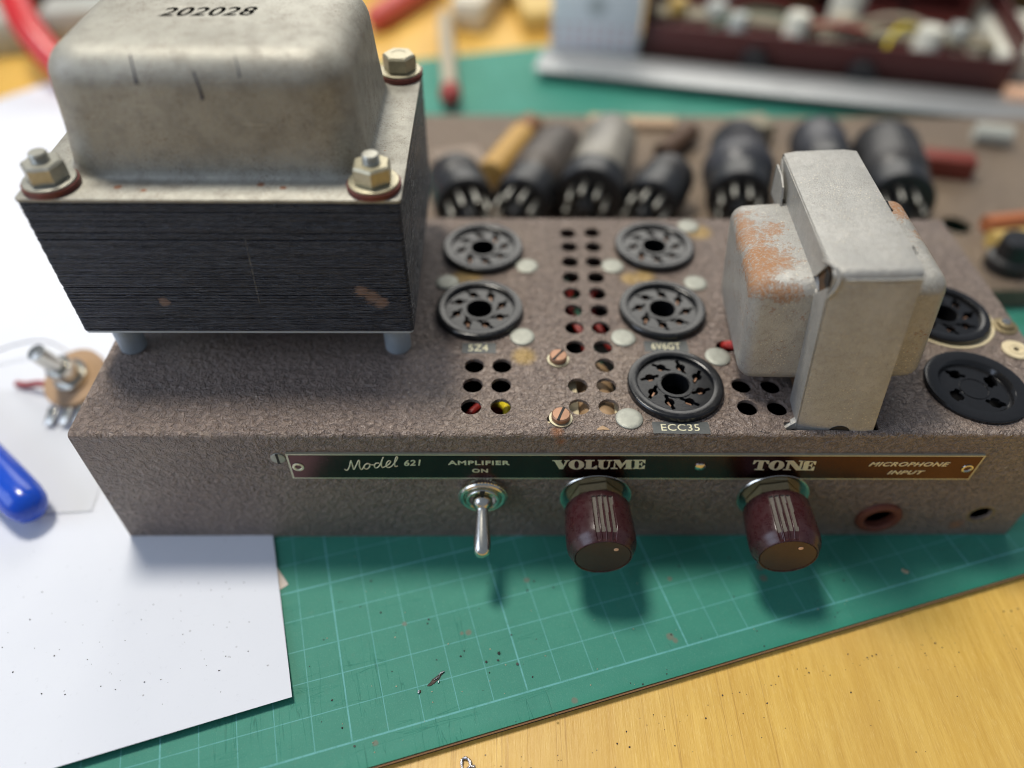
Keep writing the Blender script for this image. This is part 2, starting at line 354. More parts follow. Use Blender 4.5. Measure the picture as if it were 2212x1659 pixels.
c = n.mix(n.math('MULTIPLY', n.ramp(f2, (.55, 0.0), (.74, 1.0)), .24), c, (.26, .47, .36))
c = n.mix(n.math('MULTIPLY', n.ramp(f3, (.56, 0.0), (.8, 1.0)), .22), c, (.10, .20, .15))
edge = n.node('ShaderNodeMapRange', 0, None, Value=v, **{'From Min': -8.0, 'From Max': -5.0, 'To Min': 1.0, 'To Max': 0.0})
c = n.mix(n.math('MULTIPLY', edge, .6), c, (.010, .20, .13))
c = n.mix(n.math('MULTIPLY', ln, .58), c, (.17, .48, .50))
cutP = n.scale(1, .05, 1, rot=(0, 0, R(-14)))
cuts = n.ramp(n.noise(.22, 3, .5, 0, cutP), (.4955, 0.0), (.5, 1.0), (.5045, 0.0))
cut2 = n.ramp(n.noise(.20, 3, .5, 0, n.scale(.06, 1, 1, rot=(0, 0, R(8)))), (.496, 0.0), (.5, 1.0), (.504, 0.0))
cc = n.math('MULTIPLY', n.math('MAXIMUM', cuts, cut2), n.ramp(n.noise(.06, 2), (.45, 0.0), (.62, .8)))
c = n.mix(n.math('MULTIPLY', cc, .38), c, (.012, .055, .035))
stn = n.spots([(38, 22, 3, 1.6), (36, 22.3, 3, 1.0), (96, 4, 3, 2.0), (97, 2.5, 3, 1.5), (62, -6, 3, 1.6), (20, 30, 3, 1.3), (133, 14, 3, 2.2), (134, 18, 3, 2.4), (104, 22, 3, 1.4), (60, 34, 3, 1.6), (6, -2, 3, 1.4)])
c = n.mix(n.ramp(n.math('MULTIPLY', stn, n.math('ADD', n.noise(1.1, 4, .7), .3)), (.22, 0.0), (.5, .75)), c, (.16, .15, .11))
n.set(base=c, rough=n.math('ADD', .46, n.math('MULTIPLY', f2, .2)), spec=.32, normal=n.bump(n.math('SUBTRACT', n.noise(2.8, 3, .7), n.math('MULTIPLY', cc, 1.5)), .30, .0003)); MAT_G = n.m
MAT_K = simple('mat_black_layer', (.014, .014, .014), .6); MAT_T = simple('mat_tan_core', (.60, .40, .29), .7, 0, .1, .3)
mat_t = thing('cutting_mat', 'scuffed green cutting mat with pale blue centimetre grid under the amplifier', 'cutting mat', MO)
def matlayer(name, z0, z1, mtl, ins=0):
    b = B(); b.sheet([rrect(-115+ins, -7.6+ins, 460-ins, 425-ins, 4)], [], z0, z1)
    bm = b.bm; me = bpy.data.meshes.new(name); bmesh.ops.recalc_face_normals(bm, faces=list(bm.faces)); bm.to_mesh(me); bm.free()
    me.transform(Matrix.Diagonal((.001, .001, .001, 1))); me.materials.append(mtl)
    o = bpy.data.objects.new(name, me); COL.objects.link(o); o.parent = mat_t; return o
matlayer('backing_layer', 0.02, .9, MAT_K); matlayer('core_layer', .9, 2.05, MAT_T, -.06); matlayer('top_layer', 2.05, 2.75, MAT_K, 0); matlayer('printed_surface', 2.75, 3.0, MAT_G)
mat_t.rotation_euler.z = MA
ZM = -2.0

# sheets of paper
n = NT('white_paper'); f = n.noise(.035, 4, .6)
c = n.mix(f, (.65, .67, .725), (.70, .72, .77))
sp = n.math('MULTIPLY', n.ramp(n.voro(.22), (.045, 1.0), (.085, 0.0)), n.ramp(n.noise(.07, 3), (.44, 0.0), (.60, .7)))
c = n.mix(sp, c, (.20, .18, .18))
sm = n.ramp(n.noise(.5, 5, .75, .5), (.61, 0.0), (.76, .34)); c = n.mix(sm, c, (.45, .46, .50))
n.set(base=c, rough=.75, spec=.25, normal=n.bump(n.noise(.02, 2), .05, .001)); PAPER = n.m
n = NT('greyish_paper'); f = n.noise(.03, 4, .6)
n.set(base=n.mix(f, (.58, .60, .64), (.64, .66, .70)), rough=.6, spec=.3, normal=n.bump(n.noise(.03, 3), .12, .001)); PAPER2 = n.m
PAPERB = simple('beige_paper', (.70, .60, .52), .8, 0, .06, .2)
def paper(name, corner, ang, w, d, z, mtl, lift=None, label=None):
    """corner = front right corner; sheet runs w to the left and d to the back"""
    b = B(); nx, ny = 40, 50; ux = Vector((-math.cos(ang), -math.sin(ang), 0)); uy = Vector((-math.sin(ang), math.cos(ang), 0))
    def P(i, j, dz): 
        s, t = w*i/nx, d*j/ny
        return Vector(corner) + ux*s + uy*t + Vector((0, 0, z + dz + (lift(s, t) if lift else 0)))
    top = [[b.bm.verts.new(P(i, j, .09)) for j in range(ny+1)] for i in range(nx+1)]
    bot = [[b.bm.verts.new(P(i, j, 0)) for j in range(ny+1)] for i in range(nx+1)]
    for i in range(nx):
        for j in range(ny):
            b.face((top[i][j], top[i+1][j], top[i+1][j+1], top[i][j+1])); b.face((bot[i][j], bot[i][j+1], bot[i+1][j+1], bot[i+1][j]))
    for i in range(nx):
        b.face((top[i][0], bot[i][0], bot[i+1][0], top[i+1][0])); b.face((top[i][ny], top[i+1][ny], bot[i+1][ny], bot[i][ny]))
    for j in range(ny):
        b.face((top[0][j], top[0][j+1], bot[0][j+1], bot[0][j])); b.face((top[nx][j], bot[nx][j], bot[nx][j+1], top[nx][j+1]))
    o = b.out(name, mtl, origin=(corner[0], corner[1], ZM)); tag(o, label, 'paper'); return o
PA = math.atan2(16.1, 51.6)
paper('paper_sheet', (63.4, -53.8, 0), PA, 300, 210, ZM+.45, PAPER, lambda s, t: 2.4*math.exp(-t/24)*(1-.2*math.exp(-s/40)), 'white sheet of paper specked with dirt, front corner lifting off the mat')
paper('paper_sheet', (55.0, -17.6, 0), R(38), 60, 26, ZM+.06, PAPERB, None, 'small beige paper corner peeping out from beneath the speckled white sheet')
paper('paper_sheet', (-16.2, 9.6, 0), R(3.4), 240, 60, ZM+.62, PAPER2, lambda s, t: .25*math.exp(-t/15), 'greyish sheet lying on the white paper under the blue handle')
paper('paper_sheet', (88, 133, 0), R(48), 330, 320, ZM+.25, PAPER, None, 'large white sheet of paper at the back beside the big transformer')
GLYPHS=[[[(136.89,39.47),(139.64,39.47),(139.73,39.16),(139.36,39.06),(140.3,37.06),(140.77,39.06),(140.39,39.2),(140.38,39.46),(141.94,39.46),(141.88,39.2),(141.44,39.06),(140.26,35.28),(139.13,35.29),(137.51,39.07),(136.9,39.21)]],[[(146.38,39.57),(149.28,39.56),(149.32,39.13),(148.51,39.04),(148.64,35.82),(149.01,35.82),(150.04,36.91),(150.29,36.91),(150.34,35.33),(146.57,35.34),(146.54,35.7),(146.99,35.75),(146.87,39.09),(146.41,39.19)]],[[(150.17,39.56),(152.47,39.55),(152.51,39.17),(151.97,39.03),(152.14,36.42),(152.48,35.69),(153.09,35.68),(153.49,36.42),(153.46,39.02),(152.81,39.17),(152.77,39.55),(154.55,39.55),(154.59,39.16),(153.94,39.02),(153.97,36.54),(153.49,35.39),(152.53,35.2),(151.46,35.4),(150.7,36.3),(150.59,39.03),(150.2,39.18)]],[[(154.77,39.59),(156.63,39.59),(157.6,37.62),(158.49,39.58),(160.35,39.58),(160.4,39.2),(160.11,39.1),(160.49,35.71),(160.69,35.66),(160.74,35.29),(158.4,35.3),(158.35,35.67),(158.8,35.77),(158.7,38.46),(157.34,35.3),(155.49,38.47),(155.69,35.92),(156.47,35.67),(156.51,35.31),(154.4,35.31),(154.36,35.68),(155.17,35.92),(155.2,39.02),(154.81,39.21)]],[[(160.64,39.63),(164.21,39.62),(164.37,37.96),(163.97,38.08),(163.31,39.09),(162.42,39.09),(162.56,37.8),(162.96,37.84),(163.25,38.44),(163.48,38.44),(163.57,36.63),(163.34,36.68),(163.02,37.36),(162.59,37.36),(162.74,35.75),(163.39,35.75),(164.12,36.99),(164.42,36.99),(164.5,35.36),(161.03,35.37),(160.99,35.71),(161.42,35.81),(161.15,39.1),(160.69,39.24)]],[[(196.34,39.28),(200.87,39.12),(201.14,37.46),(200.63,37.57),(199.84,38.76),(199.36,38.76),(199.63,35.11),(200.32,34.95),(200.35,34.58),(197.44,34.75),(197.43,35.06),(198.15,35.17),(197.91,38.76),(197.27,38.76),(196.78,37.47),(196.33,37.58)]],[[(205.7,39.1),(208.11,39.1),(210.56,36.13),(210.33,38.63),(209.64,38.78),(209.59,39.09),(211.68,38.98),(211.7,38.67),(210.99,38.57),(211.36,34.49),(210.05,34.5),(207.37,37.7),(207.6,35.08),(208.36,34.92),(208.4,34.55),(206.02,34.67),(206.0,34.98),(206.78,35.14),(206.47,38.64),(205.75,38.79)]],[[(210.87,38.99),(214.9,38.77),(215.12,37.16),(214.7,37.27),(213.92,38.46),(212.96,38.46),(213.14,37.06),(213.6,37.06),(213.88,37.84),(214.08,37.84),(214.35,35.96),(214.07,36.01),(213.72,36.64),(213.17,36.64),(213.39,34.91),(214.19,34.85),(214.79,36.12),(215.18,36.11),(215.37,34.37),(211.41,34.54),(211.38,34.86),(211.81,34.97),(211.41,38.57),(210.93,38.68)]],[[(146.41,37.36),(146.39,36.85),(146.26,36.37),(146.02,35.94),(145.68,35.57),(145.25,35.3),(144.77,35.13),(144.26,35.07),(143.74,35.13),(143.23,35.31),(142.77,35.58),(142.38,35.95),(142.07,36.38),(141.87,36.86),(141.78,37.37),(141.8,37.88),(141.94,38.35),(142.19,38.78),(142.53,39.14),(142.95,39.4),(143.42,39.57),(143.93,39.62),(144.44,39.56),(144.94,39.4),(145.4,39.13),(145.79,38.77),(146.1,38.34),(146.31,37.86)],[(144.87,37.36),(144.88,36.94),(144.86,36.54),(144.8,36.18),(144.72,35.88),(144.6,35.65),(144.46,35.51),(144.31,35.47),(144.14,35.51),(143.98,35.66),(143.83,35.88),(143.7,36.19),(143.59,36.55),(143.51,36.95),(143.46,37.37),(143.45,37.79),(143.48,38.18),(143.53,38.54),(143.62,38.83),(143.74,39.06),(143.88,39.19),(144.03,39.24),(144.19,39.19),(144.35,39.05),(144.5,38.83),(144.63,38.53),(144.74,38.18),(144.82,37.78)]],[[(205.88,36.87),(205.88,36.36),(205.77,35.87),(205.54,35.44),(205.21,35.07),(204.79,34.79),(204.32,34.62),(203.8,34.57),(203.27,34.63),(202.76,34.8),(202.28,35.08),(201.88,35.45),(201.55,35.89),(201.33,36.38),(201.22,36.89),(201.23,37.4),(201.35,37.88),(201.58,38.31),(201.91,38.67),(202.32,38.94),(202.79,39.11),(203.3,39.16),(203.82,39.1),(204.33,38.93),(204.8,38.66),(205.21,38.3),(205.54,37.87),(205.76,37.38)],[(204.2,36.88),(204.2,36.47),(204.17,36.08),(204.11,35.74),(204.02,35.44),(203.91,35.23),(203.78,35.09),(203.64,35.04),(203.49,35.09),(203.35,35.23),(203.21,35.45),(203.1,35.74),(203.0,36.09),(202.94,36.48),(202.9,36.88),(202.9,37.29),(202.93,37.67),(202.99,38.02),(203.08,38.3),(203.19,38.52),(203.32,38.65),(203.47,38.7),(203.61,38.65),(203.75,38.52),(203.89,38.3),(204.0,38.01),(204.1,37.67),(204.16,37.28)]]]
SCRIPT=[[(75.77,35.46),(76.1,34.85),(76.73,35.33),(77.47,37.08),(78.12,39.52),(78.23,38.54),(78.3,36.96),(78.43,35.25),(79.27,36.96),(80.4,39.59),(80.58,38.93),(80.32,37.16),(80.44,35.48),(81.04,35.56),(81.88,37.35),(82.94,38.06),(83.37,37.54),(83.09,36.27),(82.26,35.48),(81.62,35.88),(81.69,36.83),(82.31,37.82),(82.94,38.06),(83.73,37.54),(84.57,37.46)],[(86.24,38.24),(85.39,38.25),(84.71,37.22),(84.78,36.15),(85.52,36.19),(86.41,37.53),(87.27,39.89),(87.76,40.97),(87.52,40.59),(86.98,38.71),(86.72,37.06),(86.99,36.18),(87.77,36.66),(88.9,37.61),(89.6,38.79),(89.4,39.37),(88.8,39.02),(88.25,37.73),(88.28,36.42),(88.95,36.22),(89.89,37.05),(91.13,39.02),(91.82,40.65),(91.64,41.27),(91.22,40.46),(90.74,38.51),(90.64,37.05),(90.99,36.65),(91.51,36.97)]]
# ------------------------------------------------------------------ the amplifier
AW, AD, AH = 291.3, 107.5, 50.1
amp = thing('valve_amplifier', 'old valve amplifier chassis in brown hammered paint with two transformers and empty sockets', 'amplifier', (146, 54, ZM))
SOCK = [(174.05, 18.5), (114.8, 52.9), (175.3, 53.0), (115.4, 86.8), (177.6, 88.1)]
VENT = [(146.8, 97.9), (155.9, 98.4), (146.8, 89.4), (155.6, 89.4), (146.6, 80.5), (155.1, 80.5), (146.3, 71.6), (155.1, 71.6), (146.1, 62.8), (154.8, 62.8), (146, 54), (154.7, 53.9), (145.7, 45.3), (154.4, 45.3), (145.4, 36.2), (154.1, 36.2),
        (154.0, 28.0), (145.0, 19.25), (153.6, 19.25), (144.8, 10.6), (153.5, 10.6), (113.7, 27.7), (122.2, 27.7), (113.4, 19.4), (121.9, 19.4), (113.1, 10.7), (121.8, 10.7),
        (194.5, 19.25), (194.3, 10.3), (203.3, 19.0), (203.1, 10.2)]
KEY = [(139.3, 30.1), (138.8, 5.9)]
b = B()
holes = [circle(x, y, 3.05, 28) for x, y in VENT] + [circle(x, y, 12.6, 40) for x, y in SOCK] + [circle(265.4, 18.4, 12.6, 40), circle(268.6, 51.0, 13.6, 40)]
holes += [rrect(136.4+(-1.2 if i else 0), y-1.9, x+2, y+1.5, 1.2, 4) for i, (x, y) in enumerate(KEY)]
holes += [circle(193.0, 36.4, 2.8, 24), rrect(203.4, 1.55, 230.4, 4.6, .5, 2)]
b.sheet([rrect(0, 1.4, AW, AD-.02, .4, 2)], holes, AH-1.2, AH)
b.sheet([rrect(0, -1.9, AW, AH-1.4, .3, 2)], [circle(244.4, 8.6, 5.2, 32), circle(277.5, 9.9, 3.5, 28)], 0, 1.2, TR(0, 1.2, 0) @ RX90)
# the bend along the front edge
n_ = 7; rin = []
for k in range(n_+1):
    a = R(90*k/n_); rin.append((1.4-1.4*math.sin(a), AH-1.4+1.4*math.cos(a), 1.4-.25*math.sin(a), AH-1.4+.25*math.cos(a)))
b.loft([[(0, p[0], p[1]), (AW, p[0], p[1]), (AW, p[2], p[3]), (0, p[2], p[3])] for p in rin], False, False)
b.box(0, AD-1.2, -1.9, AW, AD-.03, AH-1.25)
b.box(.9, 2.0, -1.9, 2.0, AD-1.3, AH-1.25); b.box(AW-2.0, 2.0, -1.9, AW-.9, AD-1.3, AH-1.25)
chassis = b.out('chassis', PAINT, amp, origin=(0, 0, 0))
# inside: what shows through the holes
def wire(pts, r, m, name='internal_wire'):
    b = B(); b.tube(smooth_path(pts), r, 10); return b.out(name, m, amp)
for pts, m in (([(108, 10, 40), (114, 17, 42), (119, 25, 38), (113, 30, 32)], WIRER), ([(121, 6, 38), (123.8, 13.5, 44), (122.0, 20, 41), (118, 28, 32)], WIREY), ([(109, 24, 30), (116, 20, 34), (123, 26, 33), (130, 28, 30)], WIRER),
               ([(118, 32, 31), (121, 26, 34), (126, 29, 33)], WIRER), ([(143, 34, 34), (148, 37, 40), (151, 52, 36), (146, 70, 39), (150, 90, 32)], WIRER),
               ([(160, 50, 36), (155, 62, 38), (154, 72, 41), (158, 84, 34)], WIRER), ([(152, 34, 36), (155, 37, 38), (151, 64, 34), (146, 88, 36)], WIREG), ([(196, 52, 40), (193.6, 38, 49), (194.2, 36.6, 50.6), (198.4, 34, 52.6), (203, 32, 55)], WIRER)):
    wire(pts, 1.25 if pts[0][0] < 190 else 1.45, m)
b = B(); b.box(134, 8, 45.4, 145.0, 27, 46.6); b.out('tag_board', CREAM, amp)
b = B(); b.box(155.8, 4, 45.4, 163, 17, 46.6); b.out('tag_board', CREAM, amp)
b = B(); b.lathe([(0, 0), (6.6, 0), (6.6, 34), (0, 34)], TR(151, 34, 38) @ Matrix.Rotation(R(80), 4, 'X') @ Matrix.Rotation(0, 4, 'Z'), 28, False, False); b.out('paper_capacitor', WAX, amp)
b = B(); b.box(2.2, 1.4, -1.85, AW-2.2, AD-1.4, -1.6); b.out('dark_floor_sheet', DARK, amp)  # added dark sheet, keeps the inside black behind the holes

# ---- octal sockets
def slot(cx, cy, a):
    L, w, r = 3.0, .56, 1.5
    ang0 = math.asin(w/r); pts = []
    pts += [(L, -w), (L, w)]
    pts += [(r*math.cos(t), r*math.sin(t)) for t in arc(6, ang0, math.pi-ang0)]
    pts += [(-L, w), (-L, -w)]
    pts += [(r*math.cos(t), r*math.sin(t)) for t in arc(6, math.pi+ang0, 2*math.pi-ang0)]
    return [(cx + x*math.cos(a) - y*math.sin(a), cy + x*math.sin(a) + y*math.cos(a)) for x, y in pts]
def octal(x, y, ringm, inm, rot=0):
    o0 = (x, y, AH)
    b = B(); T = TR(x, y, AH)
    b.lathe([(11.35, -.6), (14.25, -.6), (14.25, 0.02), (14.3, 1.9), (14.0, 2.35), (13.5, 2.5), (11.75, 2.5), (11.4, 2.3), (11.35, -.6)], T, 72, False, False)
    s = b.out('valve_socket', ringm, amp, origin=o0)
    b = B()
    sl = [slot(7.75*math.cos(R(-21+45*k)), 7.75*math.sin(R(-21+45*k)), R(-21+45*k+38)) for k in range(8)]
    hole = [(4.25*math.cos(t), 4.25*math.sin(t)) for t in [R(d) for d in range(-150, 200, 10)]] + [(4.25*math.cos(R(204)), 4.25*math.sin(R(204)))]
    b.sheet([circle(0, 0, 11.33, 64)], sl + [hole], -4.0, 1.35, T)
    b.lathe([(4.5, 1.3), (4.5, 1.65), (5.5, 1.65), (5.6, 1.3)], T, 40, False, False)
    b.lathe([(12.3, -.4), (11.0, -6), (11.0, -14), (0, -14)], T, 40, False, False)
    b.out('insert', inm, s, origin=o0)
    b = B()
    for k in range(8):
        a = R(-21+45*k); b.box(-.25, -.9, -3.5, .25, .9, .15, 0, T @ TR(7.5*math.cos(a), 7.5*math.sin(a), 0) @ Matrix.Rotation(a+R(128), 4, 'Z'))
    b.out('contacts', COPPER, s, origin=o0)
    s.rotation_euler.z = rot
    return s
s0 = octal(*SOCK[0], BAKE_D, BAKE_D)
s0['label'] = 'cleaner octal socket nearest the front edge'
for i, (x, y) in enumerate(SOCK[1:]):
    c = dup(s0, amp, (x, y, AH), R([-8, 14, 30, 22][i])); del c['label']
s5 = octal(268.6, 51.0, GLOSSB, GLOSSB, R(15)); s5['label'] = 'glossy black socket in an oversize hole behind the tilted transformer'
b = B(); b.sheet([circle(269.3, 50.8, 15.4, 48)], [circle(268.6, 51.0, 13.3, 48)], AH+.01, AH+.22); b.out('bare_ring', CREAM, amp)
# the wide shallow socket at the right end
o0 = (265.4, 18.4, AH); T = TR(*o0)
b = B()
b.lathe([(10.2, -3), (14.95, -.3), (15.0, .02), (15.0, .9), (14.6, 1.3), (13.6, 1.45), (11.0, 1.25), (10.3, .6), (9.9, -.5)], T, 72, False, False)
ragged = []
for a0 in (118, 25, 203, 305):
    cx, cy = 7.4*math.cos(R(a0)), 7.4*math.sin(R(a0)); rr = random.Random(int(a0))
    loc_ = [(3.3, -.7), (3.0, .6), (1.7, .9), (1.2, 1.9), (-.3, 2.1), (-1.5, 1.4), (-1.8, .7), (-3.1, .9), (-3.3, -.5), (-1.9, -.8), (-1.2, -1.9), (.4, -2.0), (1.5, -1.2)]; ca_, sa_ = math.cos(R(a0+40)), math.sin(R(a0+40))
    loc_ = [(px*.92+rr.uniform(-.25, .25), py+rr.uniform(-.25, .25)) for px, py in loc_]
    ragged.append([(cx*.96 + px*ca_ - py*sa_, cy*.96 + px*sa_ + py*ca_) for px, py in loc_])
s6 = b.out('valve_socket', GLOSSB, amp, origin=o0); s6['label'] = 'wide shallow socket with four torn pin holes'
b = B(); b.sheet([circle(0, 0, 10.3, 64)], ragged, -1.6, -.5, T); b.lathe([(4.0, -.52), (4.05, -.30), (4.3, -.30), (4.35, -.52)], T, 48, False, False)
b.lathe([(12.4, -.5), (10.6, -4), (10.6, -9), (0, -9)], T, 32, False, False); b.out('insert', GLOSSB, s6, origin=o0)

# ---- rivets, screws, washers on top
def dome(b, x, y, z, r, h): b.lathe([(r, 0), (r*.99, h*.55), (r*.9, h*.9), (r*.6, h), (0, h)], TR(x, y, z), 28, False, False)
RIV = [(128.7, 40.7), (131.1, 77.5), (161.5, 77.6), (161.1, 40.2), (189.3, 68.1), (189.7, 31.5), (158.9, 5.8), (103.4, 68.2), (192.7, 102.3)]
b = B(); dome(b, *RIV[0], AH, 4.0, .75); rv = b.out('rivet', ALU, amp, origin=(*RIV[0], AH))
for x, y in RIV[1:]: dup(rv, amp, (x, y, AH), random.uniform(0, 6))
def screw(x, y, ang):
    o = (x, y, AH); T = TR(*o)
    b = B(); b.lathe([(1.4, .3), (2.65, .7), (2.75, .75), (2.75, 2.0), (2.4, 2.35), (0, 2.5)], T, 32, False, False)
    s = b.out('screw', COPPER, amp, origin=o)
    b = B(); b.box(-2.62, -.36, 2.05, 2.62, .36, 2.53, 0, T @ Matrix.Rotation(R(ang), 4, 'Z')); b.out('slot', DARK, s, origin=o)
    b = B(); b.lathe([(1.3, .02), (3.45, .02), (3.5, .2), (3.4, .5), (1.3, .7)], T, 32, False, False); b.out('washer', GOLDZ, s, origin=o)
    b = B(); b.box(x-4.6, y-1.55, AH-1.0, x-2.6, y-.9, AH-.1); b.out('slot_edge', CREAM, s, origin=o)
    return s
screw(139.6, 30.2, 52); screw(139.1, 5.9, 68)
b = B(); b.lathe([(.9, .02), (4.2, .02), (4.25, .5), (3.9, .75), (.95, .75), (.9, .02)], TR(285.5, 34.6, AH), 40, False, False); b.lathe([(1.75, .7), (1.8, .95), (2.3, .95), (2.35, .7)], TR(285.5, 34.6, AH), 32, False, False)
b.out('fibre_washer', CREAM, amp)
b = B(); b.lathe([(.0, -.3), (.9, -.3)], TR(285.5, 34.6, AH+.4), 20, False, True); b.out('washer_hole', DARK, amp)
b = B(); b.lathe([(4.0, .02), (4.0, .4), (3.2, .7), (2.6, .75), (2.4, 1.6), (1.4, 2.1), (0, 2.2)], TR(287.3, 46.0, AH), 32, False, False); b.out('screw', RUSTNUT, amp)
b = B(); dome(b, 287.0, 46.2, AH+1.9, 1.5, .5); b.out('screw_tip', NICKEL, amp)

# ---- writing on the top: dark transfer with cream letters
def lettering(body, x0, x1, y0, y1, z, mtl, parent, name='lettering', bold=.012, shear=0, rot=0, front=False, spacing=1.05, depth=.03):
    me = text_mesh(body, bold, shear=shear, spacing=spacing)
    xs = [v.co.x for v in me.vertices]; ys = [v.co.y for v in me.vertices]
    S = Matrix.Diagonal(((x1-x0)/(max(xs)-min(xs)), (y1-y0)/(max(ys)-min(ys)), 1, 1)) @ TR(-(max(xs)+min(xs))/2, -(max(ys)+min(ys))/2, 0)
    b = B(); M = TR((x0+x1)/2, (y0+y1)/2, 0) @ Matrix.Rotation(R(rot), 4, 'Z') @ S
    if front: M = Matrix(((1, 0, 0, 0), (0, 0, -1, z), (0, 1, 0, 0), (0, 0, 0, 1))) @ M
    else: M = TR(0, 0, z) @ M
    b.add_mesh(me, M)
    ext = bmesh.ops.extrude_face_region(b.bm, geom=list(b.bm.faces)); dv = Vector((0, -depth, 0)) if front else Vector((0, 0, depth))
    for v in ext['geom']:
        if isinstance(v, bmesh.types.BMVert): v.co += dv
    return b.out(name, mtl, parent)
def label(body, x0, x1, y0, y1, tx0, tx1, ty0, ty1, rot=0):
    b = B(); rr = random.Random(len(body)); pts = []
    base = [(x0, y0), (x1, y0), (x1, y1), (x0, y1)]
    for (ax, ay), (bx, by) in zip(base, base[1:]+base[:1]):
        for k in range(12): pts.append((ax+(bx-ax)*k/12+rr.uniform(-.12, .12), ay+(by-ay)*k/12+rr.uniform(-.12, .12)))
    b.sheet([pts], [], AH+.015, AH+.05)
    l = b.out('valve_label', INKPATCH, amp, origin=((x0+x1)/2, (y0+y1)/2, AH)); l['label'] = 'dark label reading ' + body
    lettering(body, tx0, tx1, ty0, ty1, AH+.055, INKTXT, l, bold=.004, rot=rot)
label('ECC35', 165.3, 181.6, .3, 4.7, 167.7, 178.7, 1.3, 3.8, -.6)
label('5Z4', 109.6, 120.3, 33.3, 37.9, 111.6, 117.8, 34.2, 37.2)
label('6V6GT', 167.4, 181.2, 34.0, 38.9, 169.6, 178.8, 35.0, 38.0)

# ---- front panel
plate = part('name_plate', amp, (162, 0, 36))
TILT = -math.atan2(1.25, 204.8)
def pz(x, z): return z + (x-59.6)*math.tan(TILT)
b = B()
def quad(x0, x1, z0, z1): return [(x0, pz(x0, z0)), (x1, pz(x1, z0)), (x1, pz(x1, z1)), (x0, pz(x0, z1))]
FM = Matrix(((1, 0, 0, 0), (0, 0, -1, 0), (0, 1, 0, 0), (0, 0, 0, 1)))
b.sheet([quad(59.6, 264.5, 30.75, 42.4)], [], .02, .75, FM); b.out('border', BORDER, plate)
b = B(); b.sheet([quad(60.2, 263.9, 31.35, 41.85)], [], .7, .80, FM); b.out('enamel_field', LACQ, plate)
b = B()
for outers in GLYPHS: b.sheet([outers[0]], outers[1:], .79, .90, FM)
for st in SCRIPT: b.tube([(x, -.80, z) for x, z in smooth_path([(x, z, 0) for x, z in st], 5) for x, z in [(x, z)]] if False else [(p.x, -.78, p.y) for p in smooth_path([(x, z, 0) for x, z in st], 5)], .21, 8)
b.out('lettering', RIM, plate)
lettering('621', 93.4, 98.5, 37.0, 39.75, -.80, RIM, plate, bold=.02, shear=.22, rot=2.5, front=True, depth=.1)
lettering('AMPLIFIER', 106.3, 124.5, 37.35, 39.35, -.80, RIM, plate, bold=.03, front=True, rot=-.35, spacing=1.12, depth=.1)
lettering('ON', 113.3, 118.0, 33.65, 35.45, -.80, RIM, plate, bold=.03, front=True, rot=-.35, spacing=1.12, depth=.1)
lettering('MICROPHONE', 231.2, 255.2, 36.3, 38.3, -.80, RIM, plate, bold=.022, shear=.28, front=True, rot=-.35, spacing=1.12, depth=.1)
lettering('INPUT', 238.2, 249.2, 32.4, 34.2, -.80, RIM, plate, bold=.022, shear=.28, front=True, rot=-.35, spacing=1.12, depth=.1)
for i, (x, z) in enumerate(((62.3, 36.5), (180.9, 36.4), (261.4, 35.2))):
    b = B(); M = TR(x, -.8, z) @ RX90
    if i == 1: b.lathe([(1.7, 0), (1.65, .35), (1.2, .65), (0, .75)], M, 24, False, False)
    else: b.lathe([(1.75, 0), (1.7, .25), (1.2, .35), (.95, .1), (.9, -.3), (0, -.35)], M, 24, False, False)
    b.out('plate_rivet', NICKEL if i else RIM, plate, origin=(x, 0, z))
b = B(); b.lathe([(2.2, 0.02), (2.15, .3), (1.7, .5), (0, .55)], TR(56.9, 0, 39.7) @ RX90, 28, False, False); s = b.out('screw', ALU, amp, origin=(56.9, 0, 39.7))
b = B(); b.box(56.55, -.60, 37.6, 57.25, -.30, 41.8); b.out('slot', DARK, s)
b = B(); b.lathe([(2.1, -.02), (2.0, .15), (1.2, .32), (.6, .2), (0, .15)], TR(217.5, 0, 45.0) @ RX90, 24, False, False); b.out('dimple', PAINT, amp, origin=(217.5, 0, 45))
b = B(); b.lathe([(4.7, -1.5), (4.65, .8), (5.2, 1.5), (6.3, 1.6), (7.2, 1.0), (7.4, .02)], TR(244.4, 0, 8.6) @ RX90, 40, False, False); b.out('grommet', RUBBER, amp, origin=(244.4, 0, 8.6))
b = B(); b.lathe([(3.5, -.1), (3.7, .06), (4.3, .06), (4.35, 0)], TR(277.5, 0, 9.9) @ RX90, 32, False, False); b.out('bare_rim', RUSTNUT, amp, origin=(277.5, 0, 9.9))

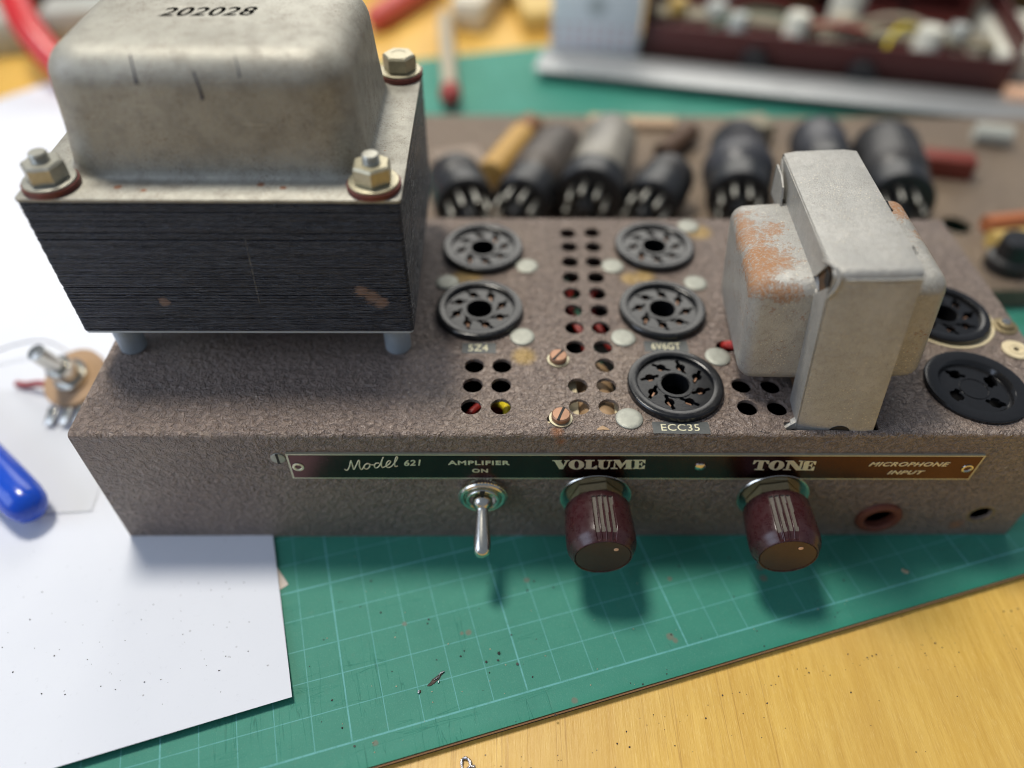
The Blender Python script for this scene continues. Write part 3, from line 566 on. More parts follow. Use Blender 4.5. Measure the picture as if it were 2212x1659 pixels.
def hexa(b, af, h0, h1, M, cham=.5, rot=0):
    r = af/2/math.cos(R(30))
    ring = lambda rr, h: [M @ Vector((rr*math.cos(R(60*k+rot)), rr*math.sin(R(60*k+rot)), h)) for k in range(6)]
    b.loft([ring(r*.94, h0), ring(r, h0+cham*.6), ring(r, h1-cham), ring(r*.90, h1)])
def knob(x, z, spin, yaw, lab):
    M = TR(x, 0, z) @ Matrix.Rotation(R(yaw), 4, 'Z') @ RX90; o = (x, 0, z)
    k = part('knob', amp, o); k['label'] = lab
    M0 = TR(x, 0, z) @ RX90
    b = B(); b.lathe([(3.6, .03), (11.1, .03), (11.2, .5), (11.0, .95), (10.3, 1.0), (9.2, .6), (3.6, .55)], M0, 64, False, False); b.out('washer', NICKEL, k, origin=o)
    b = B(); hexa(b, 14.2, .6, 3.6, M0, .3, 12); b.out('nut', RUSTNUT, k, origin=o)
    b = B(); b.lathe([(3.0, 3.2), (4.6, 3.4), (4.6, 5.6), (3.1, 5.9), (3.1, 7.5)], M0, 28, False, False); b.out('bush', RUSTNUT, k, origin=o)
    groups = [R(spin), R(spin+120), R(spin+240)]; pitch, gw, gd = 1.72/10.3, .52/10.3, .55
    def rf(r, h, t):
        if r < 8.9 or h < 7.2: return r
        for g in groups:
            for q in (-1.5, -.5, .5, 1.5):
                d = abs((t - g - q*pitch + math.pi) % (2*math.pi) - math.pi)
                if d < gw*1.35: return r - gd*min(1, max(0, (gw*1.35-d)/(gw*.4)))
        return r
    b = B()
    prof = [(3.2, 5.2), (8.6, 5.0), (9.7, 5.1), (9.95, 5.5), (10.0, 7.15), (10.02, 7.25), (10.15, 10), (10.3, 13), (10.35, 16), (10.3, 18.2), (10.0, 19.4), (9.4, 20.5), (8.95, 21.2), (8.7, 21.9), (8.45, 22.15), (8.2, 22.0), (8.15, 21.7), (0, 21.7)]
    b.lathe(prof, M, 432, False, False, rf)
    Mi = M.inverted()
    for f in b.bm.faces:
        c = Mi @ f.calc_center_median(); r = math.hypot(c.x, c.y)
        if 7.2 < c.z < 19 and r < 9.86 and r > 8.8 and any(abs((math.atan2(c.y, c.x) - g + math.pi) % (2*math.pi) - math.pi) < 2.1*pitch for g in groups): f.material_index = 1
    b.out('knob_body', [MAROON, DUST], k, origin=o, sharp=40)
    b = B(); b.lathe([(8.1, 21.72), (8.0, 21.95), (6, 22.05), (0, 22.1)], M, 56, False, False); b.out('cap', CAPM, k, origin=o)
    a = R(spin-38); b = B(); b.lathe([(.75, 0), (.7, .12), (0, .15)], M @ TR(5.3*math.cos(a), 5.3*math.sin(a), 22.02), 16, False, False); b.out('pointer_dot', PEACH, k, origin=o)
knob(151.2, 20.9, 88, 1, 'volume knob, straight grooves on top'); knob(206.6, 20.8, 101, -2, 'tone knob, turned a little, dustier')

# toggle switch
o = (116.3, 0, 23.3); M = TR(*o) @ RX90
sw = part('toggle_switch', amp, o)
def kn(r, h, t): return r - (.22 if (r > 7.2 and .3 < h < 2.5 and int(t/(2*math.pi)*96) % 2) else 0)
b = B(); b.lathe([(4.6, .03), (7.3, .03), (7.45, .35), (7.5, .4), (7.5, 2.4), (7.2, 2.5), (6.9, 3.0), (6.4, 3.25), (5.9, 3.1), (5.6, 2.6), (5.3, 2.3), (4.9, 2.3)], M, 192, False, False, kn); b.out('ring_nut', NICKEL, sw, origin=o, sharp=25)
b = B(); b.lathe([(5.1, 1.5), (5.1, 3.5), (4.9, 3.9), (4.5, 4.0), (4.1, 3.7), (3.9, 2.6), (3.2, 1.6), (0, 1.0)], M, 64, False, False); b.out('bush', NICKEL, sw, origin=o)
b = B(); b.box(-.75, 3.95, 2.6, .75, 5.0, 4.05, .05, M); b.out('keyway', DARK, sw, origin=o)
tip = Vector((116.25, -17.2, 17.6)); bc = Vector((116.2, -3.9, 23.2)); ax = (tip-bc).normalized()
Q = TR(*bc) @ ax.to_track_quat('Z', 'Y').to_matrix().to_4x4(); L = (tip-bc).length
b = B(); b.lathe([(0, -2.9)] + [(2.9*math.sin(R(t)), -2.9*math.cos(R(t))) for t in range(20, 152, 12)] + [(1.75, 2.4), (1.78, 3.0), (2.0, 5.5), (2.35, 9), (2.6, 12), (2.65, L-.3), (2.5, L+.8), (2.05, L+1.7), (1.25, L+2.4), (0, L+2.6)], Q, 36, False, False); b.out('lever', NICKEL, sw, origin=o, sharp=50)
# ---- mains transformer
mt = part('mains_transformer', amp, (48, 67, AH)); mt['label'] = 'big transformer with khaki bell cover and black lamination stack'
X0, X1, Y0, Y1, ZB, ZT = 0.0, 96.4, 27.4, 106.2, 64.5, 108.1
b = B(); rr = random.Random(3); rings = []; nl = 82
z = ZB; dz = (ZT-ZB)/nl
for i in range(nl):
    i1 = [rr.uniform(0, .19) + (.2 if rr.random() < .06 else 0) for _ in range(4)]
    ch = .8
    def ring(e, zz): return [(X0+i1[0]+e+ch, Y0+i1[1]+e, zz), (X1-i1[2]-e-ch, Y0+i1[1]+e, zz), (X1-i1[2]-e, Y0+i1[1]+e+ch, zz), (X1-i1[2]-e, Y1-i1[3]-e-ch, zz), (X1-i1[2]-e-ch, Y1-i1[3]-e, zz), (X0+i1[0]+e+ch, Y1-i1[3]-e, zz), (X0+i1[0]+e, Y1-i1[3]-e-ch, zz), (X0+i1[0]+e, Y0+i1[1]+e+ch, zz)]
    rings += [ring(.14, z), ring(0, z+dz*.2), ring(0, z+dz*.78), ring(.14, z+dz*.97)]
    z += dz
b.loft(rings); b.out('lamination_stack', LAM, mt, origin=(0, 0, 0), sharp=30)
BT = 139.6
def bellcover(up):
    b = B(); zt = 108.15 if up else ZB-.05; sg = 1 if up else -1
    lv = []
    if up:
        x0, y0, x1, y1 = 8.9, 37.0, 86.6, 97.0
        lv = [(X0-.05, Y0-.1, X1+.15, Y1+.1, 1.2, zt), (X0-.05, Y0-.1, X1+.15, Y1+.1, 1.2, zt+.72), (X0+.05, Y0, X1+.05, Y1, 1.2, zt+.80),
              (x0-2.2, y0-2.2, x1+2.2, y1+2.2, 11.5, zt+.82), (x0-.9, y0-.9, x1+.9, y1+.9, 10.8, zt+1.15), (x0-.2, y0-.2, x1+.2, y1+.2, 10.3, zt+2.0), (x0+.1, y0+.1, x1-.1, y1-.1, 10, zt+3.4)]
        zc = BT-8.6
        lv += [(x0+.8, y0+1.0, x1-.8, y1-1.3, 10.5, (zt+zc)/2), (x0+1.3, y0+2.0, x1-1.6, y1-2.3, 11, zc)]
        for t in range(12, 91, 9):
            q = 8.6*(1-math.cos(R(t))); lv.append((x0+1.3+q, y0+2.0+q, x1-1.6-q, y1-2.3-q, max(3.2, 11-q*.85), zc+8.6*math.sin(R(t))))
        e = 14; lv.append((x0+e, y0+e, x1-e, y1-e, 3.0, BT+.12)); e = 24; lv.append((x0+e, y0+e, x1-e, y1-e, 2.0, BT+.18))
        b.loft(rings_rrect(lv, 8), False, True)
        return b.out('bell_cover', BELL, mt, origin=(0, 0, 0), sharp=42)
    x0, y0, x1, y1 = 14, 41, 82, 93
    lv = [(X0+.4, Y0+.2, X1-.4, Y1-.2, 1.2, zt), (X0+.4, Y0+.2, X1-.4, Y1-.2, 1.2, zt-.7), (x0-2, y0-2, x1+2, y1+2, 9, zt-.75), (x0, y0, x1, y1, 8, zt-2.2), (x0+1, y0+1, x1-1, y1-1, 8, zt-9), (x0+5, y0+5, x1-5, y1-5, 6, zt-12.5)]
    b.loft(rings_rrect(lv, 8), False, True)
    return b.out('bottom_cover', GREYPL, mt, origin=(0, 0, 0), sharp=42)
bellcover(True); bellcover(False)
lettering('202028', 34.4, 58.8, 63.6, 69.6, BT+.16, STAMP2, mt, name='stamped_number', bold=.02, shear=.25, rot=2.5, depth=.02)
lettering('202028', 34.9, 59.5, 63.1, 68.9, BT+.14, STAMP2, mt, name='stamped_number', bold=.01, shear=.25, rot=2.9, depth=.015)
# dark runs of varnish down the front of the cover
def run(x, ztop, zbot, r):
    b = B(); pts = []; rad = []
    for k in range(9):
        t = k/8; zz = ztop+(zbot-ztop)*t
        yy = 37.9 + (zz-112)/20*1.2
        if zz > BT-8.6: yy = 39.0 + 8.6*(1-math.sqrt(max(0, 1-((zz-BT+8.6)/8.6)**2)))
        q_ = r*(.4+.6*t**3); pts.append((x + .9*t + .3*math.sin(3*t), yy+.02+q_*.62, zz)); rad.append(q_)
    b.tube(pts, rad, 10); b.out('varnish_run', STAMP, mt)
run(34.0, 138.3, 133.0, .62); run(48.8, 135.6, 129.6, .85); run(58.6, 138.2, 134.6, .38)
def bolt(x, y, kind):
    o = (x, y, 109.0); T = TR(*o)
    bo = part('bolt', mt, o) if False else None
    b = B(); b.lathe([(2.4, .02), (6.9, .02), (7.0, .3), (6.95, 1.55), (2.4, 1.6)], T, 48, False, False); b.out('red_washer', REDF, mt, origin=o)
    b = B(); b.lathe([(2.4, 1.62), (6.45, 1.62), (6.55, 1.8), (6.45, 2.2), (6.1, 2.3), (2.4, 2.4)], T, 48, False, False); b.out('washer', GOLDZ if kind else ZINC, mt, origin=o)
    b = B(); hexa(b, 9.0, 2.3, 7.0, T, .55, kind*23+10); b.lathe([(4.1, 6.9), (4.0, 7.1), (2.2, 7.12)], T, 32, False, False); b.out('nut', GOLDZ if kind else ZINC, mt, origin=o)
    b = B(); pr = [(2.2, 6.0 if kind < 2 else 3.8)]
    for k in range(3 if kind < 2 else 0): pr += [(2.25, 7.2+k*.7), (1.9, 7.5+k*.7)]
    hh = max(6.2 if kind < 2 else 4.0, pr[-1][1]); pr += [(2.2, hh+.2), (1.9, hh+.6), (0, hh+.65)]
    b.lathe(pr, T, 28, False, False); b.out('bolt', ZINC if kind < 2 else RUSTNUT, mt, origin=o, sharp=25)
bolt(7.3, 33.6, 0); bolt(89.3, 33.4, 1); bolt(90.2, 98.6, 2); bolt(6.8, 98.8, 2)
for x, y in ((7.0, 36.2), (89.6, 36.3), (89.6, 97.5), (7.0, 97.5)):
    b = B(); b.lathe([(2, .03), (3.7, .03), (4.0, .5), (4.1, 13.4), (3.9, 13.65)], TR(x, y, AH), 32, False, True); b.out('spacer', GREYPL, mt, origin=(x, y, AH))
for x, y, z, r in ((18, 37.5, 60.8, 1.0), (20.3, 38, 62, 1.0), (35.5, 39, 62.6, .8)):
    b = B(); b.lathe([(r*math.sin(R(t)), -r*math.cos(R(t))) for t in range(0, 181, 20)], TR(x, y, z), 16, False, False); b.out('solder_blob', ALU, mt)

# ---- output transformer (leans a little)
ot = part('output_transformer', amp, (217.3, 30, AH)); ot['label'] = 'small tinned transformer in a rusty clamp, leaning to the left'
OM = TR(217.7, 1.75, 50.1) @ Matrix.Rotation(R(-4.8), 4, 'Z') @ Matrix.Rotation(R(-5.5), 4, 'Y') @ Matrix.Rotation(R(-3.9), 4, 'X')
HW, DP, HT = 10.6, 67.5, 53.8
# clamp: front, top and back in one bent strip with folded side flanges
def strip_profile(off, r):
    P = [(0+off, -4.0)]; 
    for t in range(0, 91, 15): P.append((r+off-(r)*math.cos(R(t)), HT-off-r+r*math.sin(R(t))))
    for t in range(0, 91, 15): P.append((DP-off-r+r*math.sin(R(t)), HT-off-r+r*math.cos(R(t))))
    P.append((DP-off, -3.0)); return P
b = B()
so, si = strip_profile(0, 2.2), strip_profile(.8, 1.4)
NX = 7
def hwx(i, q): return (-HW + 2*HW*i/(NX-1))
rings = []
for (yo, zo), (yi, zi) in zip(so, si):
    def bow(xx): return .25*math.cos(xx/HW*1.5)
    ring = []
    ny, nz = (yo-yi), (zo-zi); nl_ = math.hypot(ny, nz); ny /= nl_; nz /= nl_
    for i in range(NX):
        x = -HW+2*HW*i/(NX-1); d = -.55 if i in (0, NX-1) else 0
        ring.append(OM @ Vector((x, yo+ny*d, zo+nz*d)))
    for i in reversed(range(NX)):
        x = -HW+2*HW*i/(NX-1); ring.append(OM @ Vector((x*.94, yi, zi)))
    rings.append(ring)
b.loft(rings, True, True)
b.out('clamp_strip', STRAP, ot, origin=(0, 0, 0), sharp=30)
# lamination block inside
b = B(); b.box(-HW+.9, 1.0, 3.5, HW-.9, DP-1.0, HT-1.0, .3, OM); b.out('lamination_stack', simple('rust_brown_laminations', (.14, .075, .035), .6, .2, .4, .8, .3), ot)
# side flanges (left has a torn open corner)
def flange(sx, cut):
    FMx = OM @ Matrix(((0, 0, 1, sx*HW - (.35 if sx > 0 else .35)), (1, 0, 0, 0), (0, 1, 0, 0), (0, 0, 0, 1)))
    w = 10.6; b = B()
    fr = [(.9, -2), (w, -2), (w, HT-w-.5-cut*.4), (w-1.2, HT-w+.6-cut), (1.0, HT-2.4-cut)]
    tp = [(2.4+cut, HT-1.0), (w+.6+cut*.6, HT-w+1.0), (w+2.2+cut*.4, HT-w+.4), (DP-w-1.5, HT-w+.4), (DP-w, HT-w+1.4), (DP-2.6, HT-1.0)]
    bk = [(DP-.9, -2), (DP-w, -2), (DP-w, HT-w-.6), (DP-w+1.3, HT-w+.5), (DP-1.0, HT-2.6)]
    for k, poly in enumerate((fr, tp, bk)): b.sheet([poly if k == 0 else list(reversed(poly))], [], 0+k*.02, .65+k*.02, FMx)
    return b.out('clamp_flange', STRAP, ot, origin=(0, 0, 0))
flange(-1, 2.6); flange(1, .6)
b = B()
lip = [(-HW-.1, 1.0, HT-8.6), (-HW+.1, .2, HT-7.0), (-HW+1.2, -.15, HT-4.2), (-HW+1.6, .4, HT-1.7), (-HW+.8, 1.8, HT+.0), (-HW+.0, 3.8, HT-.2), (-HW-.35, 6.2, HT-.9), (-HW-.4, 8.6, HT-2.4)]
b.tube([OM @ Vector(p) for p in smooth_path(lip, 5)], .42, 8); b.out('torn_lip', STRAP, ot)
b = B(); b.loft([[OM @ Vector(p) for p in r] for r in ([(-HW-.05, 1.4, HT-7.6), (-HW-.05, 2.4, HT-2.4), (-HW-.05, 6.0, HT-2.2), (-HW-.05, 5.6, HT-6.5)], [(-HW-.2, 1.5, HT-7.5), (-HW-.2, 2.4, HT-2.5), (-HW-.2, 5.9, HT-2.3), (-HW-.2, 5.5, HT-6.4)])]); b.out('torn_gap', DARK, ot)
# standing flap at the far left corner
b = B(); fl = [[(-HW-.2, 50, HT-11), (-HW-.4, 52, HT-2.2), (-HW-.6, 62, HT-2.0), (-HW-.4, 64, HT-11)], [(-HW-2.6, 50.5, HT-11), (-HW-3.2, 53, HT-4), (-HW-2.2, 62, HT-2.4), (-HW-2.4, 64, HT-11)]]
b.sheet([[(50.5, HT-13), (52, HT-4.6), (56, HT-2.8), (63, HT-2.6), (64.5, HT-13)]], [], 0, .5, OM @ TR(-HW-2.3, 0, 0) @ Matrix(((0, 0, 1, 0), (1, 0, 0, 0), (0, 1, 0, 0), (0, 0, 0, 1)))); b.out('bent_flap', STRAP, ot)
# end covers
def endbell(xa, xb, name_m):
    x0, y0, z0, y1, z1 = 0, 10.2, 8.2, 56.5, 43.6
    sgn = 1 if xb > xa else -1; L = abs(xb-xa); lv = []
    rad = 4.2
    prof = [(0, -.6), (0.6, 0.0), (L-rad, .3)] + [(L-rad+rad*math.sin(R(t)), .3+rad*(1-math.cos(R(t)))) for t in range(15, 91, 15)]
    rings = []
    for d, ins in prof:
        rings.append([OM @ Vector((xa+sgn*d, p, q)) for p, q in rrect(y0+ins, z0+ins, y1-ins, z1-ins, max(1.2, 5.2-ins*.9), 7)])
    b = B(); b.loft(rings, True, True); return b.out('end_cover', name_m, ot, origin=(0, 0, 0), sharp=40)
e1 = endbell(-9.8, -26.8, RUSTY); e1['label'] = 'left end cover with orange rust on its upper face'
endbell(9.8, 23.6, RUSTY)
# half-round notch and crumpled tab at the foot
b = B(); b.sheet([[(3.0*math.cos(R(t)), 2.4*math.sin(R(t))) for t in range(0, 181, 12)]], [], 0, .1, OM @ TR(1.0, -.06, -.9) @ FM); b.out('foot_notch', DARK, ot)
b = B(); b.loft([[OM @ Vector(p) for p in r] for r in ([(-HW+.3, 1, -.3), (-HW+.5, 1.5, 2.2), (-HW-.4, 3.2, 2.0), (-HW-.4, 3, -.2)], [(-HW-2.6, .4, -.9), (-HW-2.2, .8, .6), (-HW-2.8, 2.2, .9), (-HW-3.0, 2.2, -.8)], [(-HW-4.6, -.3, -1.0), (-HW-4.5, 0, -.5), (-HW-5.0, 1.4, -.4), (-HW-5.0, 1.4, -1.0)])]); b.out('crumpled_tab', STRAP, ot)

b = B(); b.tube([OM @ Vector(p) for p in smooth_path([(-1.0, -.06, HT-2.7), (3, -.10, HT-2.9), (6, -.06, HT-2.75), (9.6, -.08, HT-2.6)], 4)], .16, 6); b.out('seam', DARK, ot)
b = B(); b.tube([OM @ Vector(p) for p in smooth_path([(-7.5, -.12, HT-2.2), (0, -.25, HT-2.3), (5, -.16, HT-2.35), (10.4, -.14, HT-2.2)], 4)], .36, 8); b.out('rolled_lip', STRAP, ot)
b = B()
for pts in ([(HW+.35, 9, HT-.9), (HW+.45, 10.5, HT-1.5), (HW+.40, 12, HT-.9)], [(HW+.35, 30, HT-.8), (HW+.4, 33, HT-1.2), (HW+.35, 35, HT-.8)]):
    b.tube([OM @ Vector(p) for p in smooth_path(pts, 5)], .4, 6)
b.out('flange_notch', DARK, ot)
# ------------------------------------------------------------------ things round the amplifier
# brown tray behind, with the valves lying on it
b = B(); b.sheet([rrect(66, 117, 480, 274, 3, 4)], [circle(340, 166, 7, 28)], 6.6, 8.0); b.box(66.5, 117.5, ZM+.05, 479.5, 118.7, 6.5); b.box(66.5, 272.3, ZM+.05, 479.5, 273.5, 6.5); b.box(66.5, 118.8, ZM+.05, 67.7, 272.2, 6.5); b.box(478.3, 118.8, ZM+.05, 479.5, 272.2, 6.5)
o = b.out('steel_tray', PAINT_FAR, origin=(286, 190, ZM)); tag(o, 'shallow upturned brown tray behind the amplifier, carrying the valves', 'tray')
PINM = simple('tinned_pin', (.40, .39, .35), .38, 1.0, .1, .5)
def glass(name, a, b_, rough): 
    n = NT(name); f = n.noise(.06, 3, .5, .4); n.set(base=n.mix(n.ramp(f, (.35, 0.0), (.65, 1.0)), a, b_), rough=rough+.12); return n.m
G_BLACK = glass('smoked_glass', (.009, .009, .010), (.035, .033, .033), .3); G_BROWN = glass('browned_glass', (.035, .028, .023), (.085, .068, .055), .35)
G_SILV = glass('silvered_glass', (.15, .138, .12), (.27, .25, .21), .25); G_BLUE = glass('blue_black_glass', (.011, .012, .015), (.045, .046, .054), .3)
def valve(x, y, yaw, rbase, lbase, prof, gm, lab, roll=0, pitch=0, zx=0):
    zc = 8.05 + max(rbase, max(r for r, h in prof)) + zx
    o = (x, y, zc); v = thing('octal_valve', lab, 'valve', o, 'valves lying on the brown tray')
    M = TR(*o) @ Matrix.Rotation(R(-yaw), 4, 'Z') @ Matrix.Rotation(R(-90+pitch), 4, 'X') @ Matrix.Rotation(R(roll), 4, 'Z')    # local z -> +y (away)
    b = B(); b.lathe([(0, 0), (rbase-1.0, 0), (rbase-.1, .7), (rbase, 1.5), (rbase, lbase-1), (rbase-.8, lbase), (rbase-3, lbase+.3)], M, 40, False, False); b.out('base', BAKE, v, origin=o)
    b = B(); b.lathe([(r, lbase+h) for r, h in prof], M, 40, False, False); b.out('glass_bulb', gm, v, origin=o)
    b = B(); b.lathe([(3.6, .1), (3.6, -9), (3.0, -11), (0, -11.2)], M, 20, False, False); b.out('spigot', BAKE, v, origin=o)
    for k in range(8):
        a = R(45*k+22); b = B(); b.lathe([(1.2, .1), (1.2, -9.5), (.8, -10.6), (0, -10.9)], M @ TR(8.7*math.cos(a), 8.7*math.sin(a), 0), 12, False, False); b.out('pin', PINM, v, origin=o)
    return v
def bulb(r, L, neck=.8): return [(r*neck, 0), (r*.95, 4), (r, 9), (r, L*.62), (r*.96, L*.8), (r*.8, L*.92), (r*.45, L*.985), (0, L)]
valve(106, 159, -14, 14, 12, bulb(13.5, 17), G_BLACK, 'short black valve nearest the big transformer, lying with pins forward')
valve(131, 160, 22, 13.5, 16, bulb(14.5, 46), G_BROWN, 'valve with browned glass bulb leaning right, beside the short black one')
valve(162, 162, 16, 16, 14, bulb(14, 54), G_SILV, 'valve with pale silvered bulb, its ring of pins facing the amplifier', 10)
valve(190, 160, 27, 13.5, 16, bulb(12.5, 17), G_BLACK, 'squat black valve turned to the right, in the middle of the row', 15)
valve(230, 160, 12, 14.5, 14, [(13, 0), (16, 4), (17, 11), (15.5, 18), (13.5, 22), (13.5, 36), (11, 43), (0, 46)], G_BLUE, 'long blue-black valve with a stepped bulb left of the small transformer')
valve(279, 184, 8, 14, 12, bulb(14, 32), G_BLUE, 'dark valve farther back, mostly hidden by the small transformer', 30)
valve(303, 158, 12, 15.5, 14, bulb(16.5, 46), G_BLACK, 'large glossy black valve at the right end of the row', 5)
def capsule(b, p, q, r0, r1=None, seg=28, n=7):
    p, q = Vector(p), Vector(q); r1 = r1 or r0; d = (q-p).normalized(); L = (q-p).length
    M = TR(*p) @ d.to_track_quat('Z', 'Y').to_matrix().to_4x4()
    pr = [(r0*math.sin(R(90*k/n)), r0-r0*math.cos(R(90*k/n))) for k in range(n+1)] + [(r1*math.cos(R(90*k/n)), L-r1+r1*math.sin(R(90*k/n))) for k in range(n+1)]
    b.lathe(pr, M, seg, False, False)
def cyl(b, p, q, r, seg=28):
    p, q = Vector(p), Vector(q); d = (q-p).normalized(); L = (q-p).length
    b.lathe([(0, 0), (r*.92, 0), (r, r*.08), (r, L-r*.08), (r*.92, L), (0, L)], TR(*p) @ d.to_track_quat('Z', 'Y').to_matrix().to_4x4(), seg, False, False)
YEL = simple('ochre_wrapper', (.46, .27, .07), .55); BRN = simple('brown_end_seal', (.20, .09, .035), .55)
c = thing('wax_capacitor', 'ochre yellow capacitor with a brown end lying behind the browned valve', 'capacitor', (131, 228, 8))
b = B(); cyl(b, (117, 196, 15.6), (134, 236, 15.6), 7.5); b.out('body', YEL, c)
b = B(); cyl(b, (134.2, 236.5, 15.6), (139, 248, 15.6), 7.2); b.out('end_seal', BRN, c)
DRED = simple('dark_red_card', (.20, .035, .022), .5); BLKP = simple('black_plastic', (.016, .016, .018), .35); WHT = simple('white_plastic', (.72, .73, .70), .35); PGREY = simple('pale_grey_plastic', (.42, .44, .41), .5)
ORG_ = simple('orange_plastic', (.42, .14, .055), .5); REDP = simple('red_plastic', (.55, .02, .025), .32); BEI = simple('beige_plastic', (.40, .35, .26), .6); YELP = simple('yellow_plastic', (.58, .40, .12), .5)
b = B(); b.box(-19, -6, 0, 19, 6, 11, 1.2, TR(346, 214, 8.05) @ Matrix.Rotation(R(-12), 4, 'Z')); o = b.out('component_carton', DRED, origin=(346, 214, 8)); tag(o, 'small dark red carton on the brown tray right of the large black valve', 'carton')
b = B(); cyl(b, (382, 247, 13.2), (400, 243, 13.2), 5.1); o = b.out('ceramic_tube', simple('dull_ceramic', (.42, .43, .38), .5), origin=(391, 250, 8)); tag(o, 'short pale grey tube lying on the tray near the steel rule', 'tube')
b = B(); b.lathe([(0, 0), (9.5, 0), (9.5, 6), (7.5, 7), (7.2, 15), (6.4, 16), (0, 16)], TR(348, 133, 8.05), 32, False, False); o = b.out('control_knob', BLKP, origin=(348, 133, 8)); tag(o, 'black control knob standing near the front edge of the tray', 'knob')
b = B(); cyl(b, (346, 147, 12.6), (366, 150, 12.6), 4.5); o = b.out('yellow_capacitor', YELP, origin=(356, 148, 8)); tag(o, 'small yellow capacitor on the tray just behind the black control knob', 'capacitor')
b = B(); cyl(b, (350, 161, 12.1), (372, 165, 12.1), 4.0); o = b.out('orange_capacitor', ORG_, origin=(361, 163, 8)); tag(o, 'small orange capacitor on the tray behind the yellow one', 'capacitor')

# steel rule
STEEL = simple('brushed_steel', (.40, .41, .41), .48, .6, .12, .12)
rot = Matrix.Rotation(R(-13.2), 4, 'Z')
b = B(); b.box(-157, -17, 0, 190, 17, 1.3, .2, TR(300, 320.5, 5.0) @ rot); b.box(-155, -8, -6.9, 188, 8, -.1, .3, TR(300, 323.5, 5.0) @ rot); o = b.out('steel_rule', STEEL, origin=(300, 322.5, ZM)); tag(o, 'long brushed steel rule lying in front of the maroon chassis', 'ruler')
# white box with dots
n = NT('white_dotted_face'); 
X = n.sep(); gx = n.math('PINGPONG', X[0], 3.4); gz = n.math('PINGPONG', X[2], 3.0)
dd = n.math('SQRT', n.math('ADD', n.math('MULTIPLY', gx, gx), n.math('MULTIPLY', gz, gz)))
dot = n.math('MULTIPLY', n.node('ShaderNodeMapRange', 0, None, Value=dd, **{'From Min': 1.3, 'From Max': 1.6, 'To Min': 1.0, 'To Max': 0.0}), n.math('MULTIPLY', n.math('LESS_THAN', X[2], 24.5), n.math('GREATER_THAN', X[2], 5.0)))
blot = n.ramp(n.spots([(0, -20, 36, 9)]), (.1, 0.0), (.5, .6))
c = n.mix(n.math('MULTIPLY', dot, .75), (.70, .73, .76), (.50, .22, .24)); c = n.mix(blot, c, (.25, .28, .28)); n.set(base=c, rough=.45); DOTS = n.m
b = B(); b.box(-29, -20, 0, 29, 20, 62, 1.5); o = b.out('keypad_box', DOTS); o.location = (.187, .388, -.0019); o.rotation_euler.z = R(-10); tag(o, 'white box with rows of small reddish dots standing behind the steel rule', 'box'); ORG[o.name] = (187, 388, ZM)
# maroon chassis lying open
MARP = simple('maroon_paint', (.080, .020, .018), .42, 0, .25, .3, .05); OLIVE = simple('olive_tag_strip', (.24, .21, .145), .6, 0, .25, .15); WCAP = simple('cream_white_card', (.62, .61, .52), .55)
m = thing('maroon_chassis', 'maroon amplifier chassis lying open with pale parts inside, behind the steel rule', 'chassis', (330, 390, ZM))
MM = TR(214, 369, ZM+.1) @ Matrix.Rotation(R(-14.4), 4, 'Z')
b = B(); b.box(0, 0, 0, 226, 150, 2, 0, MM); b.box(0, 0, 2.05, 226, 1.6, 26, .3, MM); b.box(0, 148, 2.05, 226, 149.6, 90, .3, MM); b.box(0, 1.7, 2.05, 1.6, 147.9, 40, 0, MM); b.box(224.4, 1.7, 2.05, 226, 147.9, 40, 0, MM); b.out('case', MARP, m)
b = B(); b.box(4, 22, 22, 222, 40, 25, .3, MM); b.box(6, 29, 2.1, 10, 33, 21.9, 0, MM); b.box(214, 29, 2.1, 218, 33, 21.9, 0, MM); b.out('tag_strip', OLIVE, m)
b = B(); b.box(4, 70, 44, 222, 96, 47, .3, MM); b.box(6, 80, 2.1, 10, 84, 43.9, 0, MM); b.box(214, 80, 2.1, 218, 84, 43.9, 0, MM); b.out('tag_strip', OLIVE, m)
for x, y, z, r, h, mm in ((96, 14, 2.1, 7.5, 34, WCAP), (176, 16, 2.1, 8, 33, WCAP), (60, 14, 2.1, 6, 30, PGREY), (130, 60, 2.1, 11, 56, WCAP), (20, 26, 25.2, 6, 9, YELP), (45, 30, 25.2, 7, 7, PGREY), (125, 28, 25.2, 8, 8, BEI), (195, 30, 25.2, 6, 8, PGREY)):
    b = B(); b.lathe([(0, 0), (r, 0), (r, h-2), (r-1, h), (0, h)], MM @ TR(x, y, z), 24, False, False); b.out('capacitor', mm, m)
for x, y in ((74, -5.5), (140, -5.5)):
    b = B(); b.lathe([(0, 0), (9, 0), (8, 9), (0, 9)], MM @ TR(x, -.1, 10) @ RX90, 24, False, False); b.out('knob', BLKP, m)
b = B(); b.box(88, 118, 30, 128, 140, 46, 2, MM); b.box(100, 124, 2.1, 116, 134, 29.9, 0, MM); b.out('terminal_block', BRN, m)
for i, (pa, mm) in enumerate((([(30, 10, 6), (60, 24, 30), (95, 30, 27), (120, 12, 10)], WIREG), ([(150, 8, 5), (160, 30, 28), (190, 50, 18), (205, 70, 8)], WIREY), ([(15, 60, 6), (40, 48, 24), (75, 60, 34), (110, 90, 20)], BLKP), ([(120, 44, 10), (150, 40, 30), (180, 34, 28), (210, 14, 8)], BEI), ([(80, 10, 4), (90, 8, 22), (110, 16, 30), (140, 22, 27)], WIRER), ([(180, 90, 8), (150, 80, 50), (120, 84, 50), (90, 110, 20)], BLKP))):
    b = B(); b.tube([MM @ Vector(p) for p in smooth_path(pa, 6)], 1.6, 8); b.out('lead', mm, m)
b = B(); b.box(-40, -38, 0, 34, 40, 26, 1.5, TR(476, 352, ZM+.05) @ Matrix.Rotation(R(-14), 4, 'Z')); o = b.out('card_box', WCAP, origin=(476, 352, ZM)); tag(o, 'white card box at the right end of the maroon chassis', 'box')
